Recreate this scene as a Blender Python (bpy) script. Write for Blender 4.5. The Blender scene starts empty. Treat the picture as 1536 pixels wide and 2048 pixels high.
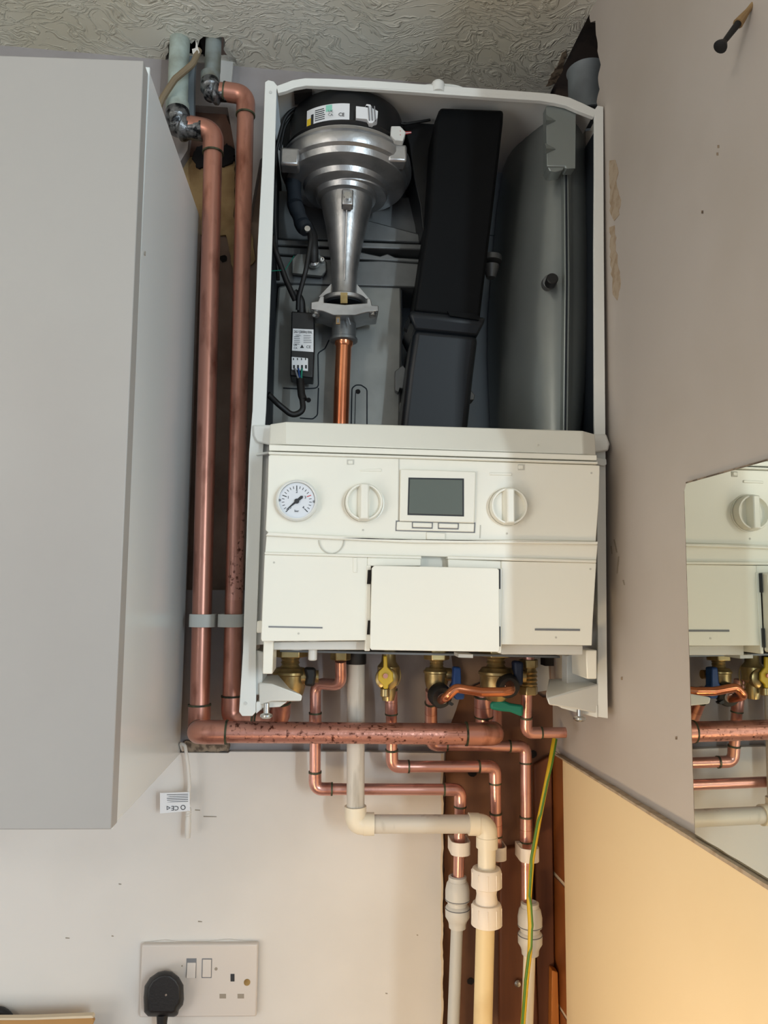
import bpy, bmesh, math, random
from mathutils import Vector, Matrix
from mathutils.geometry import tessellate_polygon
random.seed(7)
SC = bpy.context.scene
COL = SC.collection
V = Vector

# ------------------------------------------------------------------ camera
TH, PH, RO, FPX = .070, .108, .012, 1500.0
CAM = V((0, -1.0, 1.5))
_f = V((math.sin(TH)*math.cos(PH), math.cos(TH)*math.cos(PH), math.sin(PH)))
_r0 = V((math.cos(TH), -math.sin(TH), 0)); _u0 = _r0.cross(_f)
_r = _r0*math.cos(RO) + _u0*math.sin(RO); _u = _u0*math.cos(RO) - _r0*math.sin(RO)
cd = bpy.data.cameras.new('camera'); cam = bpy.data.objects.new('camera', cd); COL.objects.link(cam)
cd.sensor_fit = 'HORIZONTAL'; cd.sensor_width = 36; cd.lens = FPX/1536*36; cd.clip_start = .01
cam.matrix_world = Matrix(((_r.x, _u.x, -_f.x, CAM.x), (_r.y, _u.y, -_f.y, CAM.y), (_r.z, _u.z, -_f.z, CAM.z), (0, 0, 0, 1)))
SC.camera = cam

# ------------------------------------------------------------------ light and exposure
SC.view_settings.view_transform = 'Standard'; SC.view_settings.look = 'None'
SC.view_settings.gamma = 1; SC.view_settings.use_curve_mapping = False
SC.view_settings.exposure = 0.0
w = bpy.data.worlds.new('world'); SC.world = w; w.use_nodes = True
w.node_tree.nodes['Background'].inputs[0].default_value = (.80, .88, 1.0, 1)
w.node_tree.nodes['Background'].inputs[1].default_value = .50
def area(name, loc, target, sx, sy, power, color, spread=180):
    l = bpy.data.lights.new(name, 'AREA'); l.shape = 'RECTANGLE'; l.size = sx; l.size_y = sy
    l.energy = power; l.color = color; l.spread = math.radians(spread)
    o = bpy.data.objects.new(name, l); COL.objects.link(o); o.location = loc
    o.rotation_euler = (V(target)-V(loc)).to_track_quat('-Z', 'Y').to_euler()
    return o
RWALL_END = -.69     # the right wall stops here: the window opening begins
area('window_daylight', (1.17, -3.10, 1.75), (.18, -.24, 1.6), .05, .8, 19, (.78, .92, 1.0))
area('window_sky', (1.5, -2.3, 1.6), (-.1, -.2, 1.7), 1.3, 1.3, 28, (.74, .90, 1.0))
area('kitchen_fill', (-1.45, -1.5, 1.05), (.30, -.2, 2.5), 1.2, 1.0, 12.5, (1.0, .98, .95))  # soft fill added to lift the right wall and ceiling
pl_ = bpy.data.lights.new('ceiling_lamp', 'POINT'); pl_.energy = 11.5; pl_.color = (1.0, .92, .82); pl_.shadow_soft_size = .11
lo_ = bpy.data.objects.new('ceiling_lamp', pl_); COL.objects.link(lo_); lo_.location = (-.95, -1.75, 1.93)
area('worktop_lamp', (-.22, -.85, .82), (.33, -.40, .98), .25, .08, 1.55, (1.0, .74, .44), 90)

# ------------------------------------------------------------------ pixels of the photograph -> points on real planes
def ray(px, py):
    return _f + _r*((px-768)/FPX) - _u*((py-1024)/FPX)
def P(px, py, Y=0.0):
    d = ray(px, py); return CAM + d*((Y-CAM.y)/d.y)
RW0, RWS = .3078, -.044          # right wall plane: x = RW0 + RWS*y
def PR(px, py, off=0.0):         # point on right wall (off = towards the room)
    d = ray(px, py); t = (RW0-off + RWS*CAM.y - CAM.x)/(d.x - RWS*d.y); return CAM + d*t
def zc(x): return 2.2435 - .030*x
def PC(px, py, off=0.0):
    d = ray(px, py); t = (2.2435-off-.030*CAM.x-CAM.z)/(d.z+.030*d.x); return CAM + d*t
def mpp(Y): return (Y-CAM.y)/FPX*.99   # metres per pixel on plane Y

# ------------------------------------------------------------------ materials
def lin(c): return tuple(((v/255)/12.92 if v/255 <= .04045 else ((v/255+.055)/1.055)**2.4) for v in c)
def mat(name, rgb, rough=.5, metal=0, rgb2=None, nscale=20, lo=.45, hi=.65, bump=0, bscale=60, coat=0, stretch=None, spec=.5, detail=6):
    m = bpy.data.materials.new(name); m.use_nodes = True; nt = m.node_tree; b = nt.nodes['Principled BSDF']
    c = lin(rgb)+(1,)
    b.inputs['Base Color'].default_value = c; b.inputs['Roughness'].default_value = rough
    b.inputs['Metallic'].default_value = metal; b.inputs['Coat Weight'].default_value = coat
    b.inputs['Coat Roughness'].default_value = .12
    b.inputs['Specular IOR Level'].default_value = spec
    tc = nt.nodes.new('ShaderNodeTexCoord'); mp = nt.nodes.new('ShaderNodeMapping'); nt.links.new(tc.outputs['Object'], mp.inputs[0])
    if stretch: mp.inputs['Scale'].default_value = stretch
    if rgb2:
        n = nt.nodes.new('ShaderNodeTexNoise'); n.inputs['Scale'].default_value = nscale; n.inputs['Detail'].default_value = detail
        nt.links.new(mp.outputs[0], n.inputs['Vector'])
        r = nt.nodes.new('ShaderNodeMapRange'); r.inputs[1].default_value = lo; r.inputs[2].default_value = hi
        nt.links.new(n.outputs['Fac'], r.inputs[0])
        mx = nt.nodes.new('ShaderNodeMix'); mx.data_type = 'RGBA'; mx.inputs[6].default_value = c; mx.inputs[7].default_value = lin(rgb2)+(1,)
        nt.links.new(r.outputs[0], mx.inputs[0]); nt.links.new(mx.outputs[2], b.inputs['Base Color'])
    if bump:
        n2 = nt.nodes.new('ShaderNodeTexNoise'); n2.inputs['Scale'].default_value = bscale; n2.inputs['Detail'].default_value = 4
        nt.links.new(mp.outputs[0], n2.inputs['Vector'])
        bp = nt.nodes.new('ShaderNodeBump'); bp.inputs['Strength'].default_value = bump; bp.inputs['Distance'].default_value = .002
        nt.links.new(n2.outputs['Fac'], bp.inputs['Height']); nt.links.new(bp.outputs[0], b.inputs['Normal'])
    return m
M = {}
M['white_frame'] = mat('white_painted_steel', (226, 228, 224), .35)
M['panel'] = mat('panel_plastic', (236, 234, 222), .28, coat=.15)
M['panel_seam'] = mat('panel_seam', (196, 194, 184), .5)
M['tray'] = mat('grey_white_plastic', (205, 206, 202), .4)
M['foam'] = mat('dark_foam', (20, 29, 38), .7)
M['innertop'] = mat('inner_steel', (150, 162, 172), .5, .3)
M['steel'] = mat('pressed_steel', (120, 123, 124), .42, .55, (98, 101, 102), 12, bump=.05)
M['plate'] = mat('exchanger_plate', (138, 140, 137), .45, .5, (112, 114, 112), 9)
M['alu'] = mat('cast_aluminium', (184, 184, 184), .36, .85, (156, 156, 156), 25, bump=.12, bscale=220)
M['vessel'] = mat('vessel_grey_steel', (128, 134, 132), .30, .40, (116, 122, 122), 5, coat=.15)
M['bracket'] = mat('bracket_grey', (140, 148, 146), .4, .5)
M['black'] = mat('black_plastic', (15, 17, 20), .42)
M['duct'] = mat('black_duct', (6, 8, 11), .6, spec=.14)
M['duct2'] = mat('black_duct_shiny', (16, 21, 27), .40, spec=.35)
M['rubber'] = mat('rubber', (18, 18, 19), .55)
M['copper'] = mat('old_copper', (198, 140, 122), .33, .66, (136, 84, 68), 55, .50, .74, stretch=(1, 1, .35))
M['copper_pit'] = mat('pitted_copper', (206, 148, 132), .34, .62, (100, 56, 44), 190, .55, .66, bump=.25, bscale=200)
M['copper_small'] = mat('copper_tube', (216, 162, 148), .28, .72, (170, 108, 92), 40, .52, .75)
M['copper_new'] = mat('bright_copper', (214, 138, 98), .22, .85, (180, 104, 72), 12)
M['solder'] = mat('solder_ring', (84, 88, 66), .55, .4, (40, 44, 34), 120)
M['lead'] = mat('wiped_lead_solder', (128, 130, 132), .35, .75, (28, 30, 34), 75, .47, .58, bump=1.0, bscale=120)
M['galv'] = mat('old_pale_pipe', (172, 184, 176), .6, 0, (128, 132, 120), 30, .45, .7, bump=.2)
M['galv2'] = mat('old_grey_pipe', (138, 146, 144), .55, .1, (104, 100, 84), 26, .42, .62)
M['brass'] = mat('brass', (178, 158, 112), .30, .80, (140, 118, 76), 30)
M['chrome'] = mat('zinc_screw', (190, 190, 188), .25, .9)
M['yellow'] = mat('yellow_lever', (204, 172, 40), .45)
M['blue'] = mat('blue_lever', (22, 66, 128), .45)
M['navy'] = mat('dark_blue_lever', (20, 34, 60), .5)
M['green'] = mat('green_lever', (20, 122, 100), .5)
M['pvc'] = mat('grey_white_waste_pipe', (206, 200, 189), .45, 0, (158, 150, 137), 60, .56, .72, stretch=(1, 1, .15))
M['pvc_cream'] = mat('cream_waste_pipe', (226, 206, 162), .5, 0, (206, 180, 132), 14, .5, .75)
M['pvc_fit'] = mat('cream_elbow', (232, 222, 200), .4)
M['pushfit'] = mat('light_grey_fitting', (204, 202, 196), .45)
M['barrier'] = mat('grey_barrier_pipe', (190, 190, 186), .5)
M['clipwhite'] = mat('clip_plastic', (206, 208, 203), .45)
M['clippink'] = mat('clip_warm_white', (232, 222, 210), .45)
M['cable_white'] = mat('cable_white', (218, 214, 206), .5)
M['paper'] = mat('label_paper', (226, 228, 230), .5)
M['ink'] = mat('ink', (42, 44, 48), .6)
M['inkgrey'] = mat('ink_grey', (120, 122, 126), .6)
M['inkred'] = mat('ink_red', (196, 60, 60), .6)
M['yellowink'] = mat('yellow_ink', (222, 190, 40), .6)
M['mintink'] = mat('mint_ink', (140, 206, 186), .6)
M['screen'] = mat('lcd_screen', (92, 100, 92), .12, coat=1)
M['gauge_face'] = mat('gauge_face', (220, 224, 230), .35, coat=.6)
M['cab'] = mat('cabinet_front', (166, 162, 157), .42, 0, (160, 155, 150), 2.5)
M['cabside'] = mat('cabinet_side', (222, 225, 224), .26, coat=.15)
M['cabedge'] = mat('cabinet_edge', (226, 230, 228), .35)
M['socket'] = mat('socket_plastic', (208, 200, 192), .35)
M['plug'] = mat('plug_black', (22, 22, 23), .5, bump=.15, bscale=400)
M['paint'] = mat('wall_paint_cream', (216, 211, 204), .6, 0, (208, 203, 196), 5, .45, .7, bump=.08, bscale=25)
M['paint_r'] = mat('wall_paint_taupe', (190, 181, 173), .6, 0, (181, 171, 161), 4, .42, .68, bump=.10, bscale=30)
M['paint_grey'] = mat('bare_grey_plaster', (160, 154, 154), .8, 0, (146, 139, 136), 9, .4, .65, bump=.2)
M['plaster_brown'] = mat('taupe_plaster', (150, 130, 116), .85, 0, (122, 100, 86), 11, .4, .65, bump=.3)
M['plaster_tan'] = mat('yellow_tan_plaster', (176, 150, 108), .85, 0, (146, 118, 80), 24, .42, .62, bump=.5)
M['plaster_red'] = mat('red_brown_board', (112, 82, 68), .8, 0, (96, 68, 55), 10)
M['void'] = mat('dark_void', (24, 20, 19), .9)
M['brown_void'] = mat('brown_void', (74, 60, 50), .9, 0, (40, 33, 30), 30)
M['soot'] = mat('soot', (24, 24, 28), .9)
M['cavity'] = mat('brown_cavity', (128, 88, 62), .7, 0, (88, 56, 38), 10, .42, .62, bump=.3, stretch=(1, 1, .5))
M['wood'] = mat('dark_timber', (122, 72, 42), .55, 0, (94, 52, 28), 8, .4, .7, stretch=(6, 6, .5))
M['wood_orange'] = mat('orange_timber', (196, 122, 50), .55, 0, (168, 98, 36), 10, .4, .7, stretch=(6, 6, .4))
M['tile'] = mat('cream_panel', (238, 214, 172), .38, 0, (232, 206, 160), 3, .4, .7)
M['oldtile'] = mat('old_brown_tile', (150, 88, 44), .3, 0, (120, 66, 32), 9)
M['grout'] = mat('grout', (214, 196, 168), .8)
M['edge'] = mat('ragged_edge', (150, 132, 112), .85, 0, (96, 82, 68), 90, .45, .55, bump=.6)
M['mirror'] = mat('mirror_glass', (226, 230, 222), .015, 1)
M['card'] = mat('brown_cardboard', (176, 132, 78), .7)
M['peel'] = mat('peeled_paint', (178, 160, 138), .8, 0, (160, 138, 112), 90)
M['scuff'] = mat('scuff', (150, 140, 126), .8)
M['duct_grey'] = mat('grey_duct', (118, 126, 130), .5, 0, (96, 102, 106), 14)

def ceiling_mat():
    m = bpy.data.materials.new('textured_ceiling'); m.use_nodes = True; nt = m.node_tree; b = nt.nodes['Principled BSDF']
    b.inputs['Roughness'].default_value = .5
    tc = nt.nodes.new('ShaderNodeTexCoord')
    n0 = nt.nodes.new('ShaderNodeTexNoise'); n0.inputs['Scale'].default_value = 7; n0.inputs['Detail'].default_value = 3
    nt.links.new(tc.outputs['Object'], n0.inputs['Vector'])
    mp = nt.nodes.new('ShaderNodeMapping'); mp.inputs['Scale'].default_value = (1, 2.4, 1); mp.inputs['Rotation'].default_value = (0, 0, .5)
    mixv = nt.nodes.new('ShaderNodeMix'); mixv.data_type = 'VECTOR'; mixv.inputs[0].default_value = .16
    nt.links.new(tc.outputs['Object'], mixv.inputs[4]); nt.links.new(n0.outputs['Color'], mixv.inputs[5])
    nt.links.new(mixv.outputs[1], mp.inputs[0])
    n = nt.nodes.new('ShaderNodeTexNoise'); n.inputs['Scale'].default_value = 38; n.inputs['Detail'].default_value = 5; n.inputs['Distortion'].default_value = .8
    nt.links.new(mp.outputs[0], n.inputs['Vector'])
    v = nt.nodes.new('ShaderNodeMath'); v.operation = 'SUBTRACT'; v.inputs[1].default_value = .5; nt.links.new(n.outputs['Fac'], v.inputs[0])
    a = nt.nodes.new('ShaderNodeMath'); a.operation = 'ABSOLUTE'; nt.links.new(v.outputs[0], a.inputs[0])
    rr = nt.nodes.new('ShaderNodeMapRange'); rr.inputs[1].default_value = 0; rr.inputs[2].default_value = .07; rr.inputs[3].default_value = 1; rr.inputs[4].default_value = 0
    nt.links.new(a.outputs[0], rr.inputs[0])
    bp = nt.nodes.new('ShaderNodeBump'); bp.inputs['Strength'].default_value = .55; bp.inputs['Distance'].default_value = .004
    nt.links.new(rr.outputs[0], bp.inputs['Height']); nt.links.new(bp.outputs[0], b.inputs['Normal'])
    n3 = nt.nodes.new('ShaderNodeTexNoise'); n3.inputs['Scale'].default_value = 4; nt.links.new(tc.outputs['Object'], n3.inputs['Vector'])
    r3 = nt.nodes.new('ShaderNodeMapRange'); r3.inputs[1].default_value = .4; r3.inputs[2].default_value = .65; nt.links.new(n3.outputs['Fac'], r3.inputs[0])
    mx = nt.nodes.new('ShaderNodeMix'); mx.data_type = 'RGBA'; mx.inputs[6].default_value = lin((238, 236, 224))+(1,); mx.inputs[7].default_value = lin((222, 215, 194))+(1,)
    nt.links.new(r3.outputs[0], mx.inputs[0]); nt.links.new(mx.outputs[2], b.inputs['Base Color'])
    return m
M['ceiling'] = ceiling_mat()

# ------------------------------------------------------------------ object helpers
ORIG = {}
def empty(name, loc, label, cat, group=None):
    o = bpy.data.objects.new(name, None); COL.objects.link(o); o.location = loc; o.empty_display_size = .02
    ORIG[o.name] = V(loc); o['label'] = label; o['category'] = cat
    if group: o['group'] = group
    return o
def obj(name, bm, m, parent=None, bevel=0, angle=35, label=None, seg=2, smooth=True, sub=0):
    me = bpy.data.meshes.new(name)
    org = ORIG[parent.name] if parent else V((0, 0, 0))
    bmesh.ops.recalc_face_normals(bm, faces=bm.faces)
    if not parent:
        org = sum((v.co for v in bm.verts), V())/max(1, len(bm.verts))
    for v in bm.verts: v.co -= org
    if smooth:
        for f in bm.faces: f.smooth = True
    bm.to_mesh(me); bm.free()
    if smooth: me.set_sharp_from_angle(angle=math.radians(angle))
    me.materials.append(M[m] if isinstance(m, str) else m)
    o = bpy.data.objects.new(name, me); COL.objects.link(o)
    if parent: o.parent = parent
    else: o.location = org
    ORIG[o.name] = org
    if bevel:
        b = o.modifiers.new('bevel', 'BEVEL'); b.width = bevel; b.segments = seg; b.limit_method = 'ANGLE'; b.angle_limit = math.radians(40)
        b.harden_normals = False
    if sub:
        s = o.modifiers.new('sub', 'SUBSURF'); s.levels = sub; s.render_levels = sub
    if label: o['label'] = label
    return o
def tag(o, label, cat, group=None):
    o['label'] = label; o['category'] = cat
    if group: o['group'] = group
    return o
def struct(name, bm, m, **k):
    o = obj(name, bm, m, **k); o['kind'] = 'structure'; return o
def NB(): return bmesh.new()
def prism(bm, pts, ext, holes=()):
    """polygon (3d points, optional holes) extruded by the vector ext"""
    loops = [[V(p) for p in pts]]+[[V(p) for p in h] for h in holes]
    flat = [p for l in loops for p in l]
    a = [bm.verts.new(p) for p in flat]; b = [bm.verts.new(p+V(ext)) for p in flat]
    if len(loops) == 1 and len(pts) <= 4:
        bm.faces.new(a); bm.faces.new(b[::-1])
    else:
        for t in tessellate_polygon(loops):
            try: bm.faces.new([a[i] for i in t]); bm.faces.new([b[i] for i in reversed(t)])
            except ValueError: pass
    k = 0
    for l in loops:
        n = len(l)
        for i in range(n):
            j = (i+1) % n
            try: bm.faces.new((a[k+i], a[k+j], b[k+j], b[k+i]))
            except ValueError: pass
        k += n
    return bm
def px(bm, pts, Y, d=.005, holes=()):
    """outline on the plane y=Y given in photograph pixels, thickness d into the wall"""
    return prism(bm, [P(x, y, Y) for x, y in pts], (0, d, 0), [[P(x, y, Y) for x, y in h] for h in holes])
def loft(bm, rings, closed=True, cap=True):
    R = [[bm.verts.new(p) for p in r] for r in rings]
    n = len(R[0])
    for a, b in zip(R, R[1:]):
        for i in range(n if closed else n-1):
            j = (i+1) % n
            bm.faces.new((a[i], a[j], b[j], b[i]))
    if cap and closed:
        bm.faces.new(R[0][::-1]); bm.faces.new(R[-1])
    return bm
def box(bm, a, b):
    x0, y0, z0 = a; x1, y1, z1 = b
    return prism(bm, [(x0, y0, z0), (x1, y0, z0), (x1, y0, z1), (x0, y0, z1)], (0, y1-y0, 0))
def rounded(path, rad, n=7):
    out = [path[0]]
    for i in range(1, len(path)-1):
        p0, p, p1 = path[i-1], path[i], path[i+1]
        a = (p0-p); b = (p1-p); la, lb = a.length, b.length
        if la < 1e-6 or lb < 1e-6: continue
        a.normalize(); b.normalize(); ang = a.angle(b, math.pi)
        if ang > math.pi-.03: out.append(p); continue
        t = min(rad/math.tan(ang/2), la*.49, lb*.49)
        s, e = p+a*t, p+b*t
        for k in range(n+1):
            q = k/n; out.append(s*(1-q)**2 + p*2*q*(1-q) + e*q*q)
    out.append(path[-1]); return out
def tube(bm, path, r, seg=20, cap=True, radii=None):
    rings = []; n = len(path); up = None
    for i, p in enumerate(path):
        t = (path[min(i+1, n-1)]-path[max(i-1, 0)]).normalized()
        if up is None:
            up = t.orthogonal().normalized()
        up = (up - t*up.dot(t)).normalized(); side = t.cross(up)
        rr = radii[i] if radii else r
        rings.append([p+(up*math.cos(a)+side*math.sin(a))*rr for a in (2*math.pi*k/seg for k in range(seg))])
    return loft(bm, rings, True, cap)
def lathe(bm, c, axis, prof, seg=40, cap=True):
    """prof = [(radius, height along axis)]"""
    c = V(c); ax = V(axis).normalized(); u = ax.orthogonal().normalized(); v = ax.cross(u)
    rings = [[c+ax*h+(u*math.cos(a)+v*math.sin(a))*max(r, 1e-5) for a in (2*math.pi*k/seg for k in range(seg))] for r, h in prof]
    return loft(bm, rings, True, cap)
def hexnut(bm, c, axis, r, h):
    c = V(c); ax = V(axis).normalized(); u = ax.orthogonal().normalized(); v = ax.cross(u)
    ring = [c+(u*math.cos(a)+v*math.sin(a))*r for a in (math.pi/3*k+.3 for k in range(6))]
    return prism(bm, ring, ax*h)
def text(s, m, parent, px_, py_, Y, h_px, name='lettering', wall=None, rot=0.0, sx=1.0):
    cu = bpy.data.curves.new(name, 'FONT'); cu.body = s; cu.size = 1; cu.align_x = 'CENTER'; cu.align_y = 'CENTER'; cu.extrude = .01
    cu.resolution_u = 2
    t = bpy.data.objects.new(name, cu); COL.objects.link(t)
    dg = bpy.context.evaluated_depsgraph_get(); me = bpy.data.meshes.new_from_object(t.evaluated_get(dg)); bpy.data.objects.remove(t)
    me.materials.clear(); me.materials.append(M[m])
    c = P(px_, py_, Y); s_ = h_px*mpp(Y)
    org = ORIG[parent.name]
    R = Matrix.Rotation(rot, 4, 'Y') @ Matrix.Rotation(math.pi/2, 4, 'X') @ Matrix.Diagonal((s_*sx, s_, .01, 1))
    me.transform(Matrix.Translation(c-org) @ R)
    o = bpy.data.objects.new(name, me); COL.objects.link(o); o.parent = parent; ORIG[o.name] = org
    return o
def rag(pts, amp=2.0, step=8):
    """roughen an outline"""
    out = []
    n = len(pts)
    for i in range(n):
        a, b = V(pts[i]+(0,)) , V(pts[(i+1) % n]+(0,))
        k = max(1, int((b-a).length/step))
        for j in range(k):
            q = a.lerp(b, j/k); out.append((q.x+random.uniform(-amp, amp), q.y+random.uniform(-amp, amp)))
    return out
def circ(cx, cy, rx, ry=None, n=32, a0=0, a1=2*math.pi):
    ry = ry or rx
    full = abs(a1-a0-2*math.pi) < 1e-6
    return [(cx+rx*math.cos(a0+(a1-a0)*k/(n if full else n-1)), cy+ry*math.sin(a0+(a1-a0)*k/(n if full else n-1))) for k in range(n)]
def dot(bm, x, y, r, Y, d, seg=20):     # short cylinder facing the room
    return lathe(bm, P(x, y, Y)+V((0, d, 0)), (0, -1, 0), [(r*mpp(Y), 0), (r*mpp(Y), d)], seg)

# ================================================================== THE SETTING
ZC = zc(0)
# back wall
b = NB(); box(b, (-1.6, .034, 0), (RW0+.25, .06, 2.6)); struct('wall_back', b, 'plaster_brown')
# bare grey plaster sheet behind the boiler's pipes
b = NB(); px(b, [(340, 1180)]+[(886, 1180), (905, 1330), (925, 1378), (912, 1420), (893, 1470), (890, 1530), (340, 1530)], .012, .0215); struct('wall_back_plaster', b, 'paint_grey')
# upper pale plaster beside the cabinet and above the boiler
zt = 2.26
xl = P(330, 125, .0).x
up_out = [V((-1.6, .012, zt)), V((P(1100, 200, .012).x, .012, zt))] + [P(x, y, .012) for x, y in [(1104, 260), (900, 215), (620, 215), (520, 320), (500, 430), (474, 420), (470, 300), (455, 215), (385, 210), (375, 300), (350, 340), (330, 330), (300, 330)]] + [V((-1.6, .012, 2.05))]
b = NB(); prism(b, up_out, (0, .0215, 0)); struct('wall_back_top', b, 'paint_grey')
b = NB(); px(b, rag([(352, 300), (384, 300), (400, 312), (462, 300), (470, 330), (468, 440), (500, 445), (512, 520), (470, 560), (452, 470), (400, 470), (375, 405)], 1.5), .030, .005); struct('wall_back_patch_1', b, 'plaster_tan')
b = NB(); px(b, rag([(388, 180), (438, 190), (455, 240), (478, 275), (460, 318), (380, 312)], 1.5), .028, .006); struct('wall_back_patch_2', b, 'plaster_red')
b = NB(); px(b, rag([(392, 293), (410, 288), (440, 294), (452, 288), (470, 296), (468, 318), (450, 330), (420, 332), (398, 336), (386, 318)], 3, 6), .026, .006); struct('wall_back_patch_3', b, 'soot')
# painted board, lower half; its top edge is the step under the big pipe
xr = P(886, 1700, 0).x
b = NB(); prism(b, [V((-1.6, 0, 0)), V((xr, 0, 0)), P(885, 2048, 0), P(883, 1880, 0), P(886, 1700, 0), P(884, 1590, 0), P(889, 1506, 0), P(700, 1503, 0), P(460, 1503, 0), P(456, 1506, 0), P(365, 1505, 0), V((-1.6, 0, P(365, 1505, 0).z))], (0, .0335, 0))
struct('wall_back_board', b, 'paint', bevel=.0012)
# chipped plaster lip and the raw cut edge beside the cavity
b = NB()
top = [(886+.8*math.sin(k*.7)+random.uniform(-.5, .8), 1508+k*9) for k in range(62)]
px(b, top+[(x-3.5-random.uniform(0, 1), y) for x, y in reversed(top)], -.0006, .004); struct('trim_1', b, 'grout')
b = NB(); px(b, rag([(368, 1483), (458, 1485), (458, 1504), (368, 1504)], 2, 6), .004, .02); struct('trim_2', b, 'edge')
# brown cavity board and the timber in it
b = NB(); px(b, rag([(892, 1498), (906, 1430), (925, 1385), (1000, 1345), (1085, 1395), (1135, 1395), (1135, 2100), (884, 2100)], 1.5, 12), .0290, .0045); struct('wall_back_cavity', b, 'cavity')
b = NB(); px(b, [(1000, 1700), (1062, 1690), (1080, 2120), (1000, 2120)], .016, .013); struct('trim_3', b, 'wood', bevel=.002)
b = NB(); px(b, [(1068, 1530), (1104, 1510), (1112, 2120), (1076, 2120)], .019, .01); struct('trim_4', b, 'wood', bevel=.002)
b = NB(); px(b, [(1104, 1940), (1116, 1945), (1120, 2100), (1102, 2100)], .004, .014); struct('trim_5', b, 'wood_orange', bevel=.001)
# holes and marks in the cavity board
for i, (x, y, r_) in enumerate([(447, 517, 7), (945, 1545, 9), (942, 1963, 7), (1066, 1508, 8)]):
    b = NB(); px(b, rag(circ(x, y, r_, n=10), 1, 5), .0275 if i else .033, .001); o = tag(obj('drill_hole', b, 'void'), ['round dark drill hole between the two tall copper pipes', 'ragged dark hole in brown board under the copper pipe bend', 'small dark hole in brown board left of cream waste pipe', 'dark hole beside the copper elbow in brown board'][i], 'hole')

# right wall, with its torn top corner
def rw(y, z, off=0): return V((RW0-off+RWS*y, y, z))
hole_px = [(1096, 262), (1108, 196), (1118, 146), (1130, 108), (1146, 80), (1157, 58), (1167, 34), (1172, 18), (1177, 30), (1181, 45), (1190, 42), (1191, 60), (1194, 78), (1196, 110), (1201, 130), (1196, 155), (1199, 178), (1193, 205), (1200, 235), (1190, 262)]
hole = [PR(x, y) for x, y in rag(hole_px, .8, 7)]
zc_r = zc(RW0)
tile_top = [PR(1125, 1511), PR(1536, 1766)]
ztile = sum(p.z for p in tile_top)/2
print('tile z', [p.z for p in tile_top], 'end', RWALL_END)
hz = [q for q in hole if q.z < zc_r-.002]
hz = [q for q in hz if q.y < .03]
k0 = max(range(len(hz)), key=lambda k: hz[k-1].y-hz[k].y)      # first point on the room side of the gap
chain = hz[k0:]+hz[:k0]
chain = [q for q in chain[:next((k for k, q in enumerate(chain) if q.y > -.02), len(chain))]]
outer = [rw(.06, 0), rw(RWALL_END, 0), rw(RWALL_END, zc_r+.02), rw(chain[0].y, zc_r+.02)] + chain + [rw(.004, 2.165), rw(.06, 2.165)]
b = NB(); prism(b, outer, (.014, 0, 0)); struct('wall_right', b, 'paint_r')
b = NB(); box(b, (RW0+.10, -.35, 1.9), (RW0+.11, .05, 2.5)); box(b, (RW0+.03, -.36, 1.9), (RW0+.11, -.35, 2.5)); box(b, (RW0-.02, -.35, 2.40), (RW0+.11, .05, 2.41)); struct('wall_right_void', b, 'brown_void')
# cream panel below, standing proud of the wall, starting off the corner
y0 = PR(1128, 1530, .006).y; y1 = PR(1141, 2048, .006).y
b = NB(); prism(b, [rw(y0, ztile, .008), rw(RWALL_END, ztile, .008), rw(RWALL_END, 0, .008), rw(y1, 0, .008)], (.0078, 0, 0)); struct('wall_right_panel', b, 'tile', bevel=.0008)
b = NB(); n_ = 46; f0 = []; 
for k in range(n_+1):
    y = .0+(RWALL_END)*k/n_; f0.append(rw(y, ztile+.0016+random.uniform(-.0003, .0004)+.0022*k/n_, .0085))
for k in reversed(range(n_+1)):
    y = .0+(RWALL_END)*k/n_; f0.append(rw(y, ztile-.0003+random.uniform(-.0003, .0002), .0085))
prism(b, f0, (.008, 0, 0)); struct('trim_6', b, 'peel')
# old brown tiles in the strip between corner and cream panel
zs = [ztile, PR(1118, 1754).z, PR(1125, 2018).z, .75]
for k in range(3):
    b = NB(); prism(b, [rw(.03, zs[k]-.003, .003), rw(y0-.01, zs[k]-.003, .003), rw(y0-.01, zs[k+1]+.003, .003), rw(.03, zs[k+1]+.003, .003)], (.0028, 0, 0)); struct('wall_right_tile_%d' % (k+1), b, 'oldtile', bevel=.0005)
b = NB(); prism(b, [rw(.03, ztile, .0012), rw(y0-.01, ztile, .0012), rw(y0-.01, .75, .0012), rw(.03, .75, .0012)], (.001, 0, 0)); struct('wall_right_grout', b, 'grout')

# ceiling with the broken notch round the two old pipes
notch = [(331, 122), (333, 112), (338, 104), (336, 90), (346, 82), (360, 84), (372, 80), (384, 87), (390, 78), (394, 96), (399, 80), (408, 74), (428, 76), (446, 74), (452, 88), (447, 98), (455, 112), (470, 117), (474, 126)]
nt_ = [PC(x, y) for x, y in rag(notch, 1.0, 6)]
def cz(x, y): return V((x, y, zc(x)))
outc = [cz(-1.6, .034), cz(nt_[0].x-.001, .034)] + nt_ + [cz(nt_[-1].x+.001, .034)]
tear = [PC(x, y) for x, y in [(1097, 175), (1104, 160), (1122, 140), (1128, 112), (1140, 104), (1142, 88), (1153, 70), (1158, 40)]]
outc += [cz(RW0+.0, .034)] + [cz(rw(y, 0).x, y) for y in (-.1, -.3, RWALL_END)] + [cz(.6, RWALL_END), cz(.6, -3.4), cz(-1.6, -3.4)]
b = NB(); prism(b, outc, (0, 0, .012)); struct('ceiling', b, 'ceiling')
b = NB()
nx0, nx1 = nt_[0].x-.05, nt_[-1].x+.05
ny = min(p.y for p in nt_)-.05
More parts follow.
